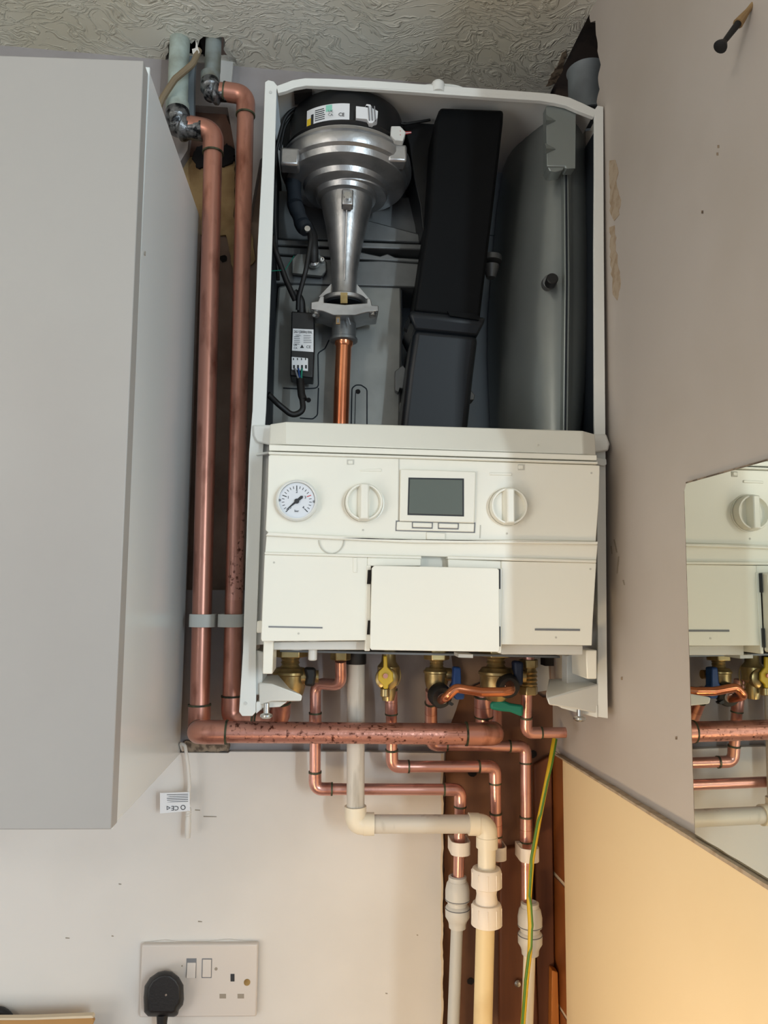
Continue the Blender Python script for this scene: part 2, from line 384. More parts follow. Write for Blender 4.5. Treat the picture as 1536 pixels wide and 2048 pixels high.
box(b, (nx0, ny-.01, ZC+.015), (nx1, ny, ZC+.2)); box(b, (nx0-.01, ny, ZC+.015), (nx0, .03, ZC+.2)); box(b, (nx1, ny, ZC+.015), (nx1+.01, .03, ZC+.2)); box(b, (nx0, ny, ZC+.2), (nx1, .03, ZC+.21)); box(b, (nx0, .025, ZC+.013), (nx1, .033, ZC+.2))
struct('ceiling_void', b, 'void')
# torn brown patch on the ceiling beside the corner
b = NB(); prism(b, [PC(x, y, .0015) for x, y in rag([(1093, 172), (1103, 150), (1118, 128), (1124, 108), (1134, 98), (1126, 140), (1112, 166)], 1.5, 6)], (0, 0, .001)); struct('ceiling_patch', b, 'edge')
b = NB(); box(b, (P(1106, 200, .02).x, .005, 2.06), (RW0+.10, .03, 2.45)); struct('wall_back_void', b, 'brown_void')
# floor and far room behind the viewer
b = NB(); box(b, (-1.6, -3.4, -.02), (1.6, .06, 0)); struct('floor', b, 'wood')
b = NB(); box(b, (-1.62, -3.4, 0), (-1.6, .06, 2.32)); struct('wall_left', b, 'paint')

# ------------------------------------------------------------------ small marks on the walls (stuck-on scuffs, peels)
def decal(name, pts, m, label, cat, right=True, off=.0006):
    f = (lambda x, y: PR(x, y, off)) if right else (lambda x, y: P(x, y, -off))
    b = NB(); prism(b, [f(x, y) for x, y in pts], (.0005, 0, 0) if right else (0, .0005, 0))
    return tag(obj(name, b, m), label, cat)
decal('peeled_paint', rag([(1219, 322), (1229, 318), (1236, 345), (1232, 372), (1241, 400), (1237, 430), (1228, 440), (1220, 420)], 2, 8), 'peel', 'long patch of peeled paint on the right wall beside upper boiler edge', 'paint damage')
decal('peeled_paint', rag([(1220, 455), (1229, 450), (1232, 500), (1240, 560), (1236, 600), (1226, 590), (1221, 520)], 2, 8), 'peel', 'lower peeled paint patch on right wall, level with the rubber bung', 'paint damage')
for i, (x, y, L, m_) in enumerate([(1228, 1092, 26, 'scuff'), (1236, 1128, 30, 'scuff'), (1222, 1100, 14, 'scuff'), (1356, 1375, 16, 'scuff'), (1436, 293, 5, 'oldtile'), (1434, 307, 5, 'oldtile')]):
    pass
b = NB()
for x, y, L, a in [(1228, 1092, 26, .2), (1237, 1130, 34, -.1), (1222, 1100, 16, .1), (1246, 1165, 10, .2)]:
    prism(b, [PR(x-1.2, y-L/2, .0006), PR(x+1.2, y-L/2, .0006), PR(x+1.2+a*L, y+L/2, .0006), PR(x-.6+a*L, y+L/2, .0006)], (.0005, 0, 0))
tag(obj('scratch_marks', b, 'scuff'), 'pale scratches on the right wall beside the control panel', 'scratches')
b = NB()
for x, y in [(1436, 293), (1434, 308), (1404, 424), (1243, 1357), (1352, 1476)]:
    prism(b, [PR(x-1.5, y-3, .0006), PR(x+1.5, y-3, .0006), PR(x+1.5, y+3, .0006), PR(x-1.5, y+3, .0006)], (.0005, 0, 0))
tag(obj('wall_specks', b, 'edge'), 'small dark specks scattered on the right wall', 'marks')['kind'] = 'stuff'
b = NB()
for x, y, l in [(420, 1633, 26), (395, 1620, 10), (135, 1876, 8), (225, 1872, 4), (400, 1843, 8), (773, 1987, 4), (240, 1768, 5), (835, 1870, 3)]:
    px(b, [(x-l/2, y-1), (x+l/2, y), (x+l/2, y+1.4), (x-l/2, y+1.2)], -.0006, .0005)
tag(obj('wall_specks', b, 'scuff'), 'faint specks and scratches on the pale wall above the socket', 'marks')['kind'] = 'stuff'

# ================================================================== WALL CABINET
cabX = -.1855
cz0, cz1 = 1.2935, 2.006
cabinet = empty('wall_cabinet', (-.6, -.15, cz0), 'plain grey kitchen wall cabinet hung left of the copper pipes', 'cabinet')
b = NB(); box(b, (-1.25, -.304, cz0), (cabX-.001, -.002, cz1)); obj('carcass', b, 'cabside', cabinet, bevel=.001)
b = NB(); box(b, (-1.25, -.3062, cz0), (cabX+.0004, -.3035, cz1)); obj('edge_band', b, 'cabedge', cabinet, label='pale front edge of the carcass')
dt = P(287, 121, -.326); db = P(222, 1659, -.326); dxm = (dt.x+db.x)/2
print('door', dt, db)
b = NB(); prism(b, [P(-400, 100, -.326), P(-20, 110, -.326), dt, db, P(-400, 1661, -.326)], (0, .0185, 0)); obj('cabinet_door', b, 'cab', cabinet, bevel=.0012)
b = NB(); box(b, (cabX-.0001, -.290, P(310, 520, -.28).z), (cabX+.0006, -.2885, P(310, 520, -.28).z+.004)); obj('screw_cap', b, 'scuff', cabinet)

# ================================================================== MIRROR, WALL SCREW
mir = empty('mirror', PR(1390, 1500), 'frameless mirror on the right wall reflecting the boiler panel', 'mirror')
ztop = PR(1368, 971).z; zbot = ztile+.004; ym = PR(1380, 1300).y
mo = .0042
yA = PR(1368, 990, mo).y; yB = PR(1390, 1640, mo).y; ym = (yA+yB)/2
b = NB(); prism(b, [rw(ym, zbot, mo), rw(RWALL_END+.02, zbot, mo), rw(RWALL_END+.02, ztop, mo), rw(ym-.004, ztop, mo), rw(ym, ztop-.006, mo)], (.0038, 0, 0)); obj('mirror_glass', b, 'mirror', mir, smooth=False)
b = NB()
prism(b, [rw(ym+.0016, zbot, mo-.0005), rw(ym-.0012, zbot, mo-.0005), rw(ym-.0012, ztop-.006, mo-.0005), rw(ym+.0016, ztop-.006, mo-.0005)], (.006, 0, 0))
prism(b, [rw(ym-.002, ztop, mo-.0005), rw(RWALL_END+.02, ztop, mo-.0005), rw(RWALL_END+.02, ztop+.0016, mo-.0005), rw(ym-.002, ztop+.0016, mo-.0005)], (.006, 0, 0))
obj('mirror_edge', b, 'edge', mir, label='dull brown worn edge of the mirror')

sc0 = PR(1503, 12); sc1 = CAM + (P(1441, 93)-CAM).normalized()*((sc0-CAM).length*.955)
sc = empty('wall_screw', sc0, 'dark screw poking out of a plastic plug high on the right wall', 'screw')
ax = (sc1-sc0)
b = NB(); tube(b, [sc0.lerp(sc1, .40), sc0.lerp(sc1, .98)], .0022, 12, radii=[.0030, .0020]); obj('shank', b, 'rubber', sc)
b = NB(); lathe(b, sc1, ax, [(.0022, -.006), (.0052, -.001), (.0056, .0005), (.004, .0012)], 18); hd = obj('screw_head', b, 'rubber', sc)
b = NB(); tube(b, [sc0-ax*.1, sc0.lerp(sc1, .12), sc0.lerp(sc1, .3), sc0.lerp(sc1, .44)], .003, 10, radii=[.002, .0022, .0034, .0042]); obj('wall_plug', b, 'plaster_tan', sc, label='ragged tan plastic wall plug')

# ================================================================== BOILER
BX, BY = (-.0, -.1)
boiler = empty('gas_boiler', V((.11, -.10, 1.37)), 'white wall hung combi boiler with its front cover off', 'boiler')
FY = -.183
# casing: sides, top rail, back
casing = NB()
Lout = [(530, 164), (524, 330), (515, 500), (505, 820), (498, 905), (486, 1300), (478, 1424)]
Lin = [(553, 180), (549, 330), (544, 500), (532, 820), (526, 905), (512, 1300), (512, 1424)]
px(casing, Lout[:1]+[(536, 160), (548, 163), (555, 172)]+Lin+[(505, 1432), (484, 1432)]+Lout[::-1][:-1], FY, .004)
prism(casing, [P(x, y, FY) for x, y in Lout], (0, .002, 0)) if False else None
Rin = [(1189, 226), (1189, 360), (1188, 500), (1189, 850), (1194, 1000), (1196, 1300), (1196, 1400), (1160, 1426)]
Rout = [(1207, 213), (1208, 500), (1211, 850), (1214, 1300), (1216, 1437)]
px(casing, [(1190, 218), (1195, 211)]+Rout+[(1185, 1432), (1160, 1426)]+[(1196, 1400), (1196, 1300), (1194, 1000), (1189, 850), (1188, 500), (1189, 360), (1189, 226)], FY, .004)
TT = [(553, 172), (566, 167), (585, 160), (610, 156), (660, 157), (760, 162), (881, 171), (1000, 179), (1080, 185), (1110, 188), (1140, 195), (1165, 206), (1192, 219)]
TB = [(556, 186), (572, 182), (590, 175), (612, 171), (660, 173), (760, 179), (881, 188), (1000, 196), (1080, 201), (1105, 205), (1132, 211), (1155, 221), (1188, 234)]
px(casing, TT+TB[::-1], FY, .006)
def sheet(bm, pts, y0, y1, th):        # folded sheet metal going back from the flange
    prism(bm, [P(x, y, y0) for x, y in pts] + [P(x, y, y0)+V(th) for x, y in reversed(pts)], (0, y1-y0, 0))
sheet(casing, Lout, FY+.004, .010, (.0012, 0, 0)); sheet(casing, Rout, FY+.004, .010, (-.0012, 0, 0))
sheet(casing, TT, FY+.006, .010, (0, 0, -.0012))
obj('casing', casing, 'white_frame', boiler, bevel=.0012)
# foam linings on the inside
b = NB(); sheet(b, [(540, 215), (536, 500), (524, 860)], FY+.012, .005, (.003, 0, 0)); obj('foam_lining', b, 'foam', boiler, label='dark insulation lining'); b = NB(); sheet(b, [(1203, 250), (1206, 500), (1208, 880)], FY+.006, .005, (-.004, 0, 0)); obj('foam_lining', b, 'foam', boiler, label='dark insulation lining')
b = NB(); px(b, [(548, 186), (1204, 240), (1204, 470), (548, 470)], -.006, .003); px(b, [(540, 470), (1206, 470), (1208, 900), (528, 900)], -.004, .003); obj('back_plate', b, 'innertop', boiler)
# flange details
b = NB(); dot(b, 541, 184, 3.2, FY-.0008, .001); obj('rivet', b, 'tray', boiler)
b = NB(); dot(b, 491, 1407, 3.4, FY-.0008, .001); obj('rivet', b, 'tray', boiler)
b = NB(); px(b, circ(878, 181, 54, 14, a0=math.pi, a1=2*math.pi), FY+.010, .012); tpc = obj('test_point_base', b, 'white_frame', boiler, bevel=.001); b = NB(); lathe(b, P(876, 177, FY+.004), (0, 0, 1), [(.0078, -.006), (.0082, .003), (.0072, .0065), (.005, .0085), (.001, .0092)], 28); obj('test_point_cap', b, 'white_frame', boiler)
# left recessed side panel seen beside the control panel
b = NB(); px(b, [(508, 870), (528, 868), (540, 868), (540, 1288), (512, 1290), (502, 1280), (500, 1260)], FY+.006, .006); obj('side_recess', b, 'tray', boiler, bevel=.0015)

# ---- heat exchanger
hx = NB(); px(hx, [(556, 572), (590, 565), (803, 572), (805, 640), (800, 900), (540, 900), (545, 700)], -.074, .068)
hxo = obj('heat_exchanger', hx, 'plate', boiler, bevel=.003)
b = NB()
px(b, [(548, 478), (850, 488), (848, 500), (548, 490)], -.082, .07); px(b, [(548, 492), (705, 500), (760, 512), (775, 507), (790, 514), (850, 518), (848, 526), (548, 508)], -.080, .07)
px(b, [(548, 512), (700, 522), (765, 521), (850, 528), (845, 575), (548, 566)], -.078, .07); obj('exchanger_rail', b, 'steel', boiler, bevel=.0015)
b = NB(); px(b, [(555, 380), (850, 395), (850, 486), (552, 478)], -.050, .04); px(b, [(700, 430), (850, 470), (850, 486), (700, 480)], -.066, .04); obj('exchanger_upper_shell', b, 'steel', boiler, bevel=.002)
b = NB()    # pressed grooves
def groove(bm, pts, Y, r=1.3):
    tube(bm, rounded([P(x, y, Y) for x, y in pts], .006, 5), r*mpp(Y), 8)
groove(b, [(702, 870), (704, 776), (712, 770), (722, 770), (734, 778), (734, 870)], -.0742)
groove(b, [(709, 870), (711, 790), (712, 780)], -.0742, .8)
groove(b, [(566, 776), (600, 778), (637, 776), (636, 706), (650, 697), (658, 680)], -.0742)
groove(b, [(637, 776), (635, 830), (626, 838), (600, 836)], -.0742)
groove(b, [(803, 580), (804, 640), (803, 735)], -.0742)
obj('pressed_groove', b, 'foam', hxo)
b = NB(); dot(b, 716, 783, 5, -.0746, .002); obj('plate_hole', b, 'void', hxo); b = NB(); dot(b, 617, 800, 5, -.0746, .002); obj('plate_hole', b, 'void', hxo)
for cp_, cy_ in (([(790, 742), (806, 730), (812, 738), (812, 778), (800, 776), (797, 785), (790, 780)], -.085), ([(800, 805), (812, 800), (812, 840), (800, 848)], -.085), ([(935, 770), (950, 790), (948, 800), (932, 800)], -.10)):
    b = NB(); px(b, cp_, cy_, .02); obj('side_clip', b, 'steel', hxo, bevel=.001)
# ---- ignition electrode plate
el = NB(); px(el, [(583, 518), (592, 508), (640, 508), (654, 524), (654, 540), (645, 552), (583, 546)], -.090, .006); elo = obj('electrode_plate', el, 'plate', boiler, bevel=.0015)
b = NB(); lathe(b, P(627, 527, -.094), (0, -1, .2), [(.0075, 0), (.0075, .006), (.005, .008)], 20); obj('electrode', b, 'chrome', elo)
b = NB(); lathe(b, P(644, 521, -.092), (0, -1, 0), [(.003, 0), (.003, .004), (.0015, .0042), (.0015, .002)], 14); obj('screw', b, 'chrome', elo)
b = NB(); tube(b, rounded([P(627, 524, -.104), P(627, 500, -.110), P(625, 470, -.105), P(616, 450, -.10)], .02), .0062, 14); obj('electrode_boot', b, 'rubber', boiler)

# ---- fan
FYc = -.104
def fz(y0): return P(690, y0, FYc).z
fc = P(692, 375, FYc); fc0 = V((fc.x, fc.y, 0))
def FP(rpx, y0): return (rpx*mpp(FYc)*(1.085 if rpx > 45 else 1.03), fz(y0))
fan = NB()
lathe(fan, fc0, (0, 0, 1), [FP(52, 404), FP(58, 401), FP(61, 392), FP(76, 390), FP(81, 387), FP(84, 378), FP(110, 375), FP(116, 372), FP(119, 362), FP(125, 358), FP(128, 351), FP(128, 341), FP(125, 339), FP(124, 336), FP(127, 335), FP(126, 330), FP(121, 328), FP(121, 325), FP(112, 324), FP(60, 323)], 64)
# lugs on the rim
for lx, ly in ((577, 308), (790, 304)):
    pass
fano = obj('fan_housing', fan, 'alu', boiler, angle=28)
for lx, ly, s in ((579, 310, -1), (795, 303, 1)):
    b = NB(); c = P(lx, ly, -.162)
    box(b, c+V((-.0115, 0, -.012)), c+V((.0115, .02, .010))); obj('fan_lug', b, 'alu', fano, bevel=.003)
b = NB()  # volute outlet bulge at the lower left and rim ribs
lathe(b, fc0+V((.006, .004, 0)), (0, 0, 1), [FP(70, 393), FP(72, 389), FP(70, 385)], 48); obj('fan_ring', b, 'alu', fano)
b = NB(); c = P(695, 397, FYc-.040); box(b, c+V((-.007, -.004, -.010)), c+V((.007, .01, .010))); obj('fan_clamp', b, 'alu', fano, bevel=.002)
b = NB(); lathe(b, c+V((0, -.004, 0)), (0, -1, 0), [(.0045, 0), (.0045, .004), (.002, .0042)], 16); obj('clamp_screw', b, 'chrome', fano)
# motor
b = NB(); lathe(b, fc0, (0, 0, 1), [FP(100, 330), FP(108, 325), FP(112, 300), FP(112, 262), FP(108, 250), FP(90, 244), FP(10, 240)], 64); mot = obj('fan_motor_cover', b, 'black', boiler)
b = NB(); lathe(b, fc0, (0, 0, 1), [FP(118, 322), FP(121, 319), FP(118, 314)], 64); obj('motor_rim', b, 'rubber', mot)
b = NB(); px(b, [(673, 252), (685, 252), (685, 268), (673, 268)], -.180, .003); obj('red_tab', b, 'inkred', mot, label='small dull red tab')
# label wrapped on the motor's front
rm = 113.6*mpp(FYc)*1.085
def cyl(xpx, y0):
    X = P(xpx, y0, FYc-rm).x; dx = max(-.99, min(.99, (X-fc.x)/rm)); return V((X, FYc-rm*math.sqrt(1-dx*dx), 0))
zt_, zb_ = P(655, 205, FYc-rm).z, P(655, 243, FYc-rm).z
def curved(bm, x0, x1, z0, z1, o=0, n=16):
    a = []; 
    for k in range(n+1):
        q = cyl(x0+(x1-x0)*k/n, 225); d = V((q.x-fc.x, q.y-fc.y, 0)).normalized(); q = q+d*o
        a.append((V((q.x, q.y, z0)), V((q.x, q.y, z1)), V((q.x, q.y, z1))-d*.001, V((q.x, q.y, z0))-d*.001))
    loft(bm, a, True, True)
b = NB(); curved(b, 613, 699, zb_, zt_, .0004); lab = obj('motor_label', b, 'paper', mot)
b = NB(); curved(b, 614, 622, zb_+.001, zb_+.012, .0008, 3); obj('label_block', b, 'yellowink', lab, label='yellow block at label corner')
b = NB(); curved(b, 622, 627, zb_+.001, zb_+.016, .0008, 3)
for k in range(6): curved(b, 630, 645+random.uniform(-2, 6), zt_-.004-k*.0025-.0009, zt_-.004-k*.0025, .0008, 3)
curved(b, 662, 680, zb_+.0012, zb_+.0022, .0008, 3)
obj('label_print', b, 'ink', lab)
b = NB(); curved(b, 652, 664, zt_-.009, zt_-.001, .0008, 3); obj('label_stamp', b, 'mintink', lab, label='mint green stamp')
text('CE', 'ink', lab, 683, 229, FYc-rm-.0012, 11); text('UK\nCA', 'ink', lab, 661, 226, FYc-rm-.0012, 8)
# plugs on the motor
def conn(name, pts, Y, m, lbl, teeth=4):
    b = NB(); px(b, pts, Y, .012); o = obj(name, b, m, boiler, bevel=.001, label=lbl)
    return o
c1 = conn('wire_connector', [(712, 212), (730, 214), (733, 208), (741, 209), (744, 216), (756, 222), (755, 236), (745, 246), (738, 246), (734, 238), (712, 236)], -.183, 'paper', 'cream plug on the fan motor')
b = NB()
for k in range(3): px(b, [(736+k*6, 212), (738+k*6, 212), (740+k*6, 240), (738+k*6, 240)], -.1845, .003)
obj('plug_slot', b, 'inkgrey', c1)
c2 = conn('wire_connector', [(782, 252), (801, 252), (812, 264), (806, 282), (790, 280), (781, 270)], -.170, 'tray', 'grey plug hanging right of the fan motor')
for k, mm in enumerate(('inkred', 'paper', 'inkred')):
    b = NB(); tube(b, [P(800, 262+k*4, -.170), P(812, 264+k*2, -.165), P(822, 264+k, -.160)], .0006, 6); obj('thin_wire', b, mm, c2)
# ---- venturi
b = NB()
prof = []
for y0, r_ in ((403, 50), (410, 50), (425, 47), (450, 43), (480, 37), (510, 31), (540, 27), (565, 26), (590, 27), (600, 30)): prof.append(FP(r_, y0))
vc = V((P(688, 500, FYc).x, FYc, 0))
rings = []
for (rr, z), y0 in zip(prof, (403, 410, 425, 450, 480, 510, 540, 565, 590, 600)):
    c = V((P(694-(y0-403)*.035, y0, FYc).x, FYc, z))
    rings.append([c+V((math.cos(a)*rr, math.sin(a)*rr, 0)) for a in (2*math.pi*k/48 for k in range(48))])
loft(b, rings); ven = obj('venturi', b, 'alu', boiler)
b = NB(); tube(b, [P(694, 408, FYc-.0325), P(692, 470, FYc-.0235), P(689, 560, FYc-.0165)], .0008, 6); obj('casting_seam', b, 'alu', ven)
b = NB(); tube(b, [P(704, 205+205, FYc+.02), P(745, 425, FYc+.0)], .004, 8); b.free()
# triangular gussets and flange
fl = P(688, 600, FYc)
for s in (-1, 1):
    b = NB(); prism(b, [fl+V((s*.012, -.002, .002)), fl+V((s*.031, -.002, .002)), fl+V((s*.014, -.002, .022))], (0, .004, 0)); obj('gusset', b, 'alu', ven)
b = NB(); lathe(b, fl, (0, 0, 1), [(.0275, -.006), (.0285, -.005), (.0285, -.001), (.0275, 0)], 48)
mf = obj('mixer_flange', b, 'alu', boiler, bevel=0)
b = NB(); lathe(b, fl+V((0, 0, -.0063)), (0, 0, -1), [(.0235, 0), (.0235, .001)], 40); obj('mixer_inner', b, 'foam', mf)
fl2 = P(688, 618, FYc-.010)
b = NB()
px(b, [(622, 604), (636, 602), (640, 592), (648, 592), (648, 605), (690, 609), (734, 606), (734, 597), (741, 597), (744, 610), (757, 611), (757, 622), (735, 624), (715, 630), (665, 630), (645, 622), (622, 618)], -.137, .045)
mf2 = obj('mixer_clamp', b, 'alu', boiler, bevel=.0015)
for sx_, sy_ in ((632, 623), (745, 625)):
    b = NB(); c = P(sx_, sy_, -.130); lathe(b, c, (0, -.3, -1), [(.0048, -.004), (.0062, -.003), (.0062, 0), (.0042, .001), (.0042, .006), (.0015, .0065)], 18); obj('clamp_screw', b, 'chrome', mf2)
b = NB(); px(b, [(681, 585), (695, 585), (695, 606), (681, 606)], -.139, .004); obj('brass_insert', b, 'brass', mf2)
b = NB(); lathe(b, V((P(688, 650, FYc).x, FYc, 0)), (0, 0, 1), [FP(26, 684), FP(28, 683), FP(28, 678), FP(24.5, 676), FP(24.5, 640), FP(22, 628), FP(20, 618)], 40); gi = obj('gas_injector', b, 'steel', boiler)
b = NB(); px(b, [(672, 634), (680, 634), (680, 648), (672, 648)], -.1295, .002); obj('injector_label', b, 'plaster_tan', gi)
b = NB(); px(b, [(674, 637), (678, 637), (678, 645), (674, 645)], -.1300, .002); px(b, [(695, 634), (697, 634), (702, 649), (700, 650)], -.1290, .002); obj('label_print', b, 'inkgrey', gi)
# copper gas pipe
pa = [P(688, 668, FYc), P(687, 700, FYc), P(684, 770, FYc), P(680, 900, FYc)]
b = NB(); tube(b, pa, 16.2*mpp(FYc), 32); gp = obj('gas_pipe', b, 'copper_new', boiler, label='bright copper gas pipe')
b = NB(); tube(b, [P(688, 672, FYc), P(688, 678, FYc), P(687.5, 690, FYc), P(687, 694, FYc)], 1, 32, radii=[.0105, .0112, .0112, .0095]); obj('pipe_collar', b, 'copper_new', gp)

# ---- black air duct
def quad(pts, y0, y1): return [P(pts[0][0], pts[0][1], y0), P(pts[1][0], pts[1][1], y0), P(pts[1][0], pts[1][1], y0)+V((0, y1-y0, 0)), P(pts[0][0], pts[0][1], y0)+V((0, y1-y0, 0))]
b = NB(); loft(b, [quad([(880, 214), (1008, 219)], -.160, -.06), quad([(870, 240), (1007, 242)], -.165, -.06), quad([(857, 430), (985, 434)], -.158, -.06), quad([(828, 622), (960, 640)], -.150, -.06)]); duct = obj('air_duct', b, 'duct', boiler, bevel=.004, label='square black plastic air duct')
b = NB(); loft(b, [quad([(822, 620), (972, 634)], -.153, -.055), quad([(820, 630), (968, 646)], -.156, -.055), quad([(830, 660), (955, 672)], -.150, -.06)]); dc = obj('duct_collar', b, 'duct2', duct, bevel=.003)
b = NB(); loft(b, [quad([(828, 655), (958, 668)], -.149, -.05), quad([(815, 740), (948, 748)], -.140, -.04), quad([(797, 900), (932, 900)], -.135, -.03)]); obj('duct_base', b, 'duct2', duct, bevel=.008, seg=4)
b = NB(); px(b, [(895, 622), (948, 627), (958, 632), (958, 640), (900, 631)], -.1575, .003); px(b, [(808, 655), (822, 622), (826, 624), (815, 660)], -.150, .01); obj('duct_clip', b, 'duct', duct)
b = NB(); px(b, [(808, 215), (840, 203), (862, 203), (862, 197), (914, 202), (915, 215), (900, 330), (870, 400), (862, 470), (846, 465), (840, 410), (826, 350), (818, 290), (805, 250)], -.105, .07); obj('air_inlet_elbow', b, 'black', duct, bevel=.012, seg=4)
b = NB(); lathe(b, P(982, 518, -.08), (0, 0, 1), [(.014, -.004), (.014, .003), (.011, .004)], 24); lathe(b, P(982, 532, -.08), (0, 0, 1), [(.006, -.016), (.011, 0)], 24); obj('blank_fitting', b, 'steel', boiler)

# ---- expansion vessel
rows = [(212, 1072, 1158), (225, 1055, 1166), (250, 1040, 1170), (300, 1018, 1174), (400, 1003, 1180), (500, 994, 1182), (620, 985, 1181), (700, 984, 1178), (780, 987, 1172), (850, 990, 1164), (905, 992, 1156)]
b = NB(); rings = []
for y, xl_, xr_ in rows:
    ring = []; seam = 1131.0
    for k in range(19):
        t = -1+2*k/18
        xx = seam+(seam-xl_)*t if t < 0 else seam+(xr_-seam)*t
        dep = -.120-.025*(1-abs(t)**3)**.9
        if t < 0: dep = -.045-.100*(1-abs(t)**1.7)**.75
        ring.append(P(xx, y, dep))
    ring.append(ring[-1]+V((0, .04, 0))); ring.append(ring[0]+V((0, .03, 0)))
    rings.append(ring)
loft(b, rings); ves = obj('expansion_vessel', b, 'vessel', boiler, angle=50, label='flat grey steel expansion vessel')
b = NB(); px(b, [(1126, 225), (1137, 225), (1141, 560), (1137, 905), (1125, 905), (1129, 560)], -.1545, .02); obj('vessel_seam', b, 'bracket', ves, bevel=.0015)
b = NB(); px(b, [(1130, 225), (1133, 225), (1136, 560), (1132, 905), (1129, 905), (1132, 560)], -.1552, .002); obj('seam_line', b, 'foam', ves)
b = NB(); px(b, [(1092, 211), (1152, 211), (1151, 337), (1132, 337), (1130, 333), (1094, 333)], -.176, .014); br = obj('vessel_bracket', b, 'bracket', ves, bevel=.003)
b = NB(); px(b, [(1094, 332), (1130, 332), (1126, 340), (1112, 344), (1100, 342)], -.174, .02); obj('bracket_foot', b, 'bracket', ves, bevel=.001)
for yy in (240, 297):
    b = NB(); q = [P(1090, yy-11, -.1765), P(1090, yy+11, -.1765), P(1112, yy+1, -.1765)]; ap = P(1093, yy, -.183)
    vs = [b.verts.new(v) for v in q]; va = b.verts.new(ap); b.faces.new(vs); 
    for i in range(3): b.faces.new((vs[i], vs[(i+1) % 3], va))
    obj('bracket_dimple', b, 'bracket', ves)
b = NB(); lathe(b, P(1096, 568, -.140), P(1105, 557, -.165)-P(1096, 568, -.140), [(.0075, -.004), (.0085, 0), (.0070, .003), (.0085, .006), (.0070, .009), (.0085, .012), (.0062, .014)], 24); obj('valve_stem', b, 'steel', ves)
b = NB(); lathe(b, P(1105, 557, -.165), (-.05, -1, .1), [(.0066, -.012), (.0069, 0), (.0060, .001)], 24); obj('rubber_cap', b, 'rubber', ves)

# ---- spark generator
b = NB(); px(b, [(583, 622), (629, 625), (629, 690), (626, 756), (580, 752), (582, 690)], -.118, .03); sp = obj('spark_generator', b, 'black', boiler, bevel=.0015)
b = NB(); px(b, [(586, 657), (627, 659), (627, 704), (584, 701)], -.1186, .001); sl = obj('generator_label', b, 'paper', sp)
text('ZAG 1 (230/50Hz) IDEAL', 'ink', sl, 606, 664, -.1190, 7.5, sx=.47)
text('230V~', 'inkgrey', sl, 597, 671, -.1190, 5, sx=.9)
b = NB()
for k in range(5): px(b, [(588, 673+k*3.6), (600+random.uniform(-4, 3), 673+k*3.6), (600, 674.2+k*3.6), (588, 674.2+k*3.6)], -.1188, .0006); px(b, [(607, 670+k*3.6), (624-random.uniform(0, 6), 670+k*3.6), (623, 671.2+k*3.6), (607, 671.2+k*3.6)], -.1188, .0006)
obj('label_print', b, 'inkgrey', sl)
text('UK', 'ink', sl, 591, 690, -.1190, 5.5); text('CA', 'ink', sl, 591, 696, -.1190, 5.5); text('CE', 'ink', sl, 617, 694, -.1190, 8)
b = NB(); px(b, [(600, 696), (604, 689), (608, 696)], -.1188, .0006); obj('label_triangle', b, 'ink', sl)
b = NB(); px(b, [(583, 713), (616, 716), (616, 742), (583, 739)], -.121, .006); cn = obj('terminal_block', b, 'paper', sp, bevel=.0008)
b = NB()
for k in range(4): px(b, [(586+k*8, 716), (588+k*8, 716), (588+k*8, 720), (586+k*8, 720)], -.1214, .001); px(b, [(586+k*8, 730), (590+k*8, 730), (590+k*8, 737), (586+k*8, 737)], -.1214, .001)
obj('terminal_slot', b, 'ink', cn)
for k, mm in enumerate(('inkgrey', 'blue', 'green')):
    b = NB(); tube(b, [P(590+k*7, 737, -.122), P(594+k*4.5, 750, -.125), P(599+k*2, 762, -.122)], .0011, 8); obj('core_wire', b, mm, sp)
b = NB(); px(b, [(600, 612), (617, 613), (617, 628), (600, 626)], -.110, .02); obj('mounting_tab', b, 'plate', sp)
def cable(pts, rpx, name='black_cable', m='rubber', parent=None, rr=.02):
    b = NB(); Q = [P(*p) for p in pts]; tube(b, rounded(Q, rr, 6), rpx*mpp(pts[0][2]), 12); return obj(name, b, m, parent or boiler)
cable([(600, 758, -.120), (603, 790, -.128), (607, 800, -.13)], 8)
cable([(604, 795, -.13), (607, 822, -.135), (585, 832, -.135), (556, 808, -.14), (536, 788, -.15)], 6)
cable([(596, 620, -.115), (597, 595, -.12), (612, 540, -.13), (622, 480, -.13), (618, 455, -.12)], 5)
cable([(590, 600, -.115), (572, 560, -.13), (550, 500, -.15), (543, 470, -.165)], 6)
cable([(603, 628, -.112), (602, 600, -.115), (588, 585, -.115)], 9)
cable([(556, 560, -.12), (550, 440, -.12), (552, 300, -.12), (570, 230, -.125), (620, 195, -.13), (680, 188, -.13), (740, 206, -.13), (790, 240, -.14)], 4, rr=.03)
cable([(560, 300, -.11), (570, 250, -.115), (600, 215, -.12), (640, 202, -.12)], 3, rr=.03)
cable([(968, 212, -.12), (1010, 205, -.12), (1068, 210, -.11)], 3)
cable([(750, 206, -.14), (800, 250, -.13), (860, 240, -.12)], 3)
cable([(840, 400, -.06), (780, 340, -.05)], 3)
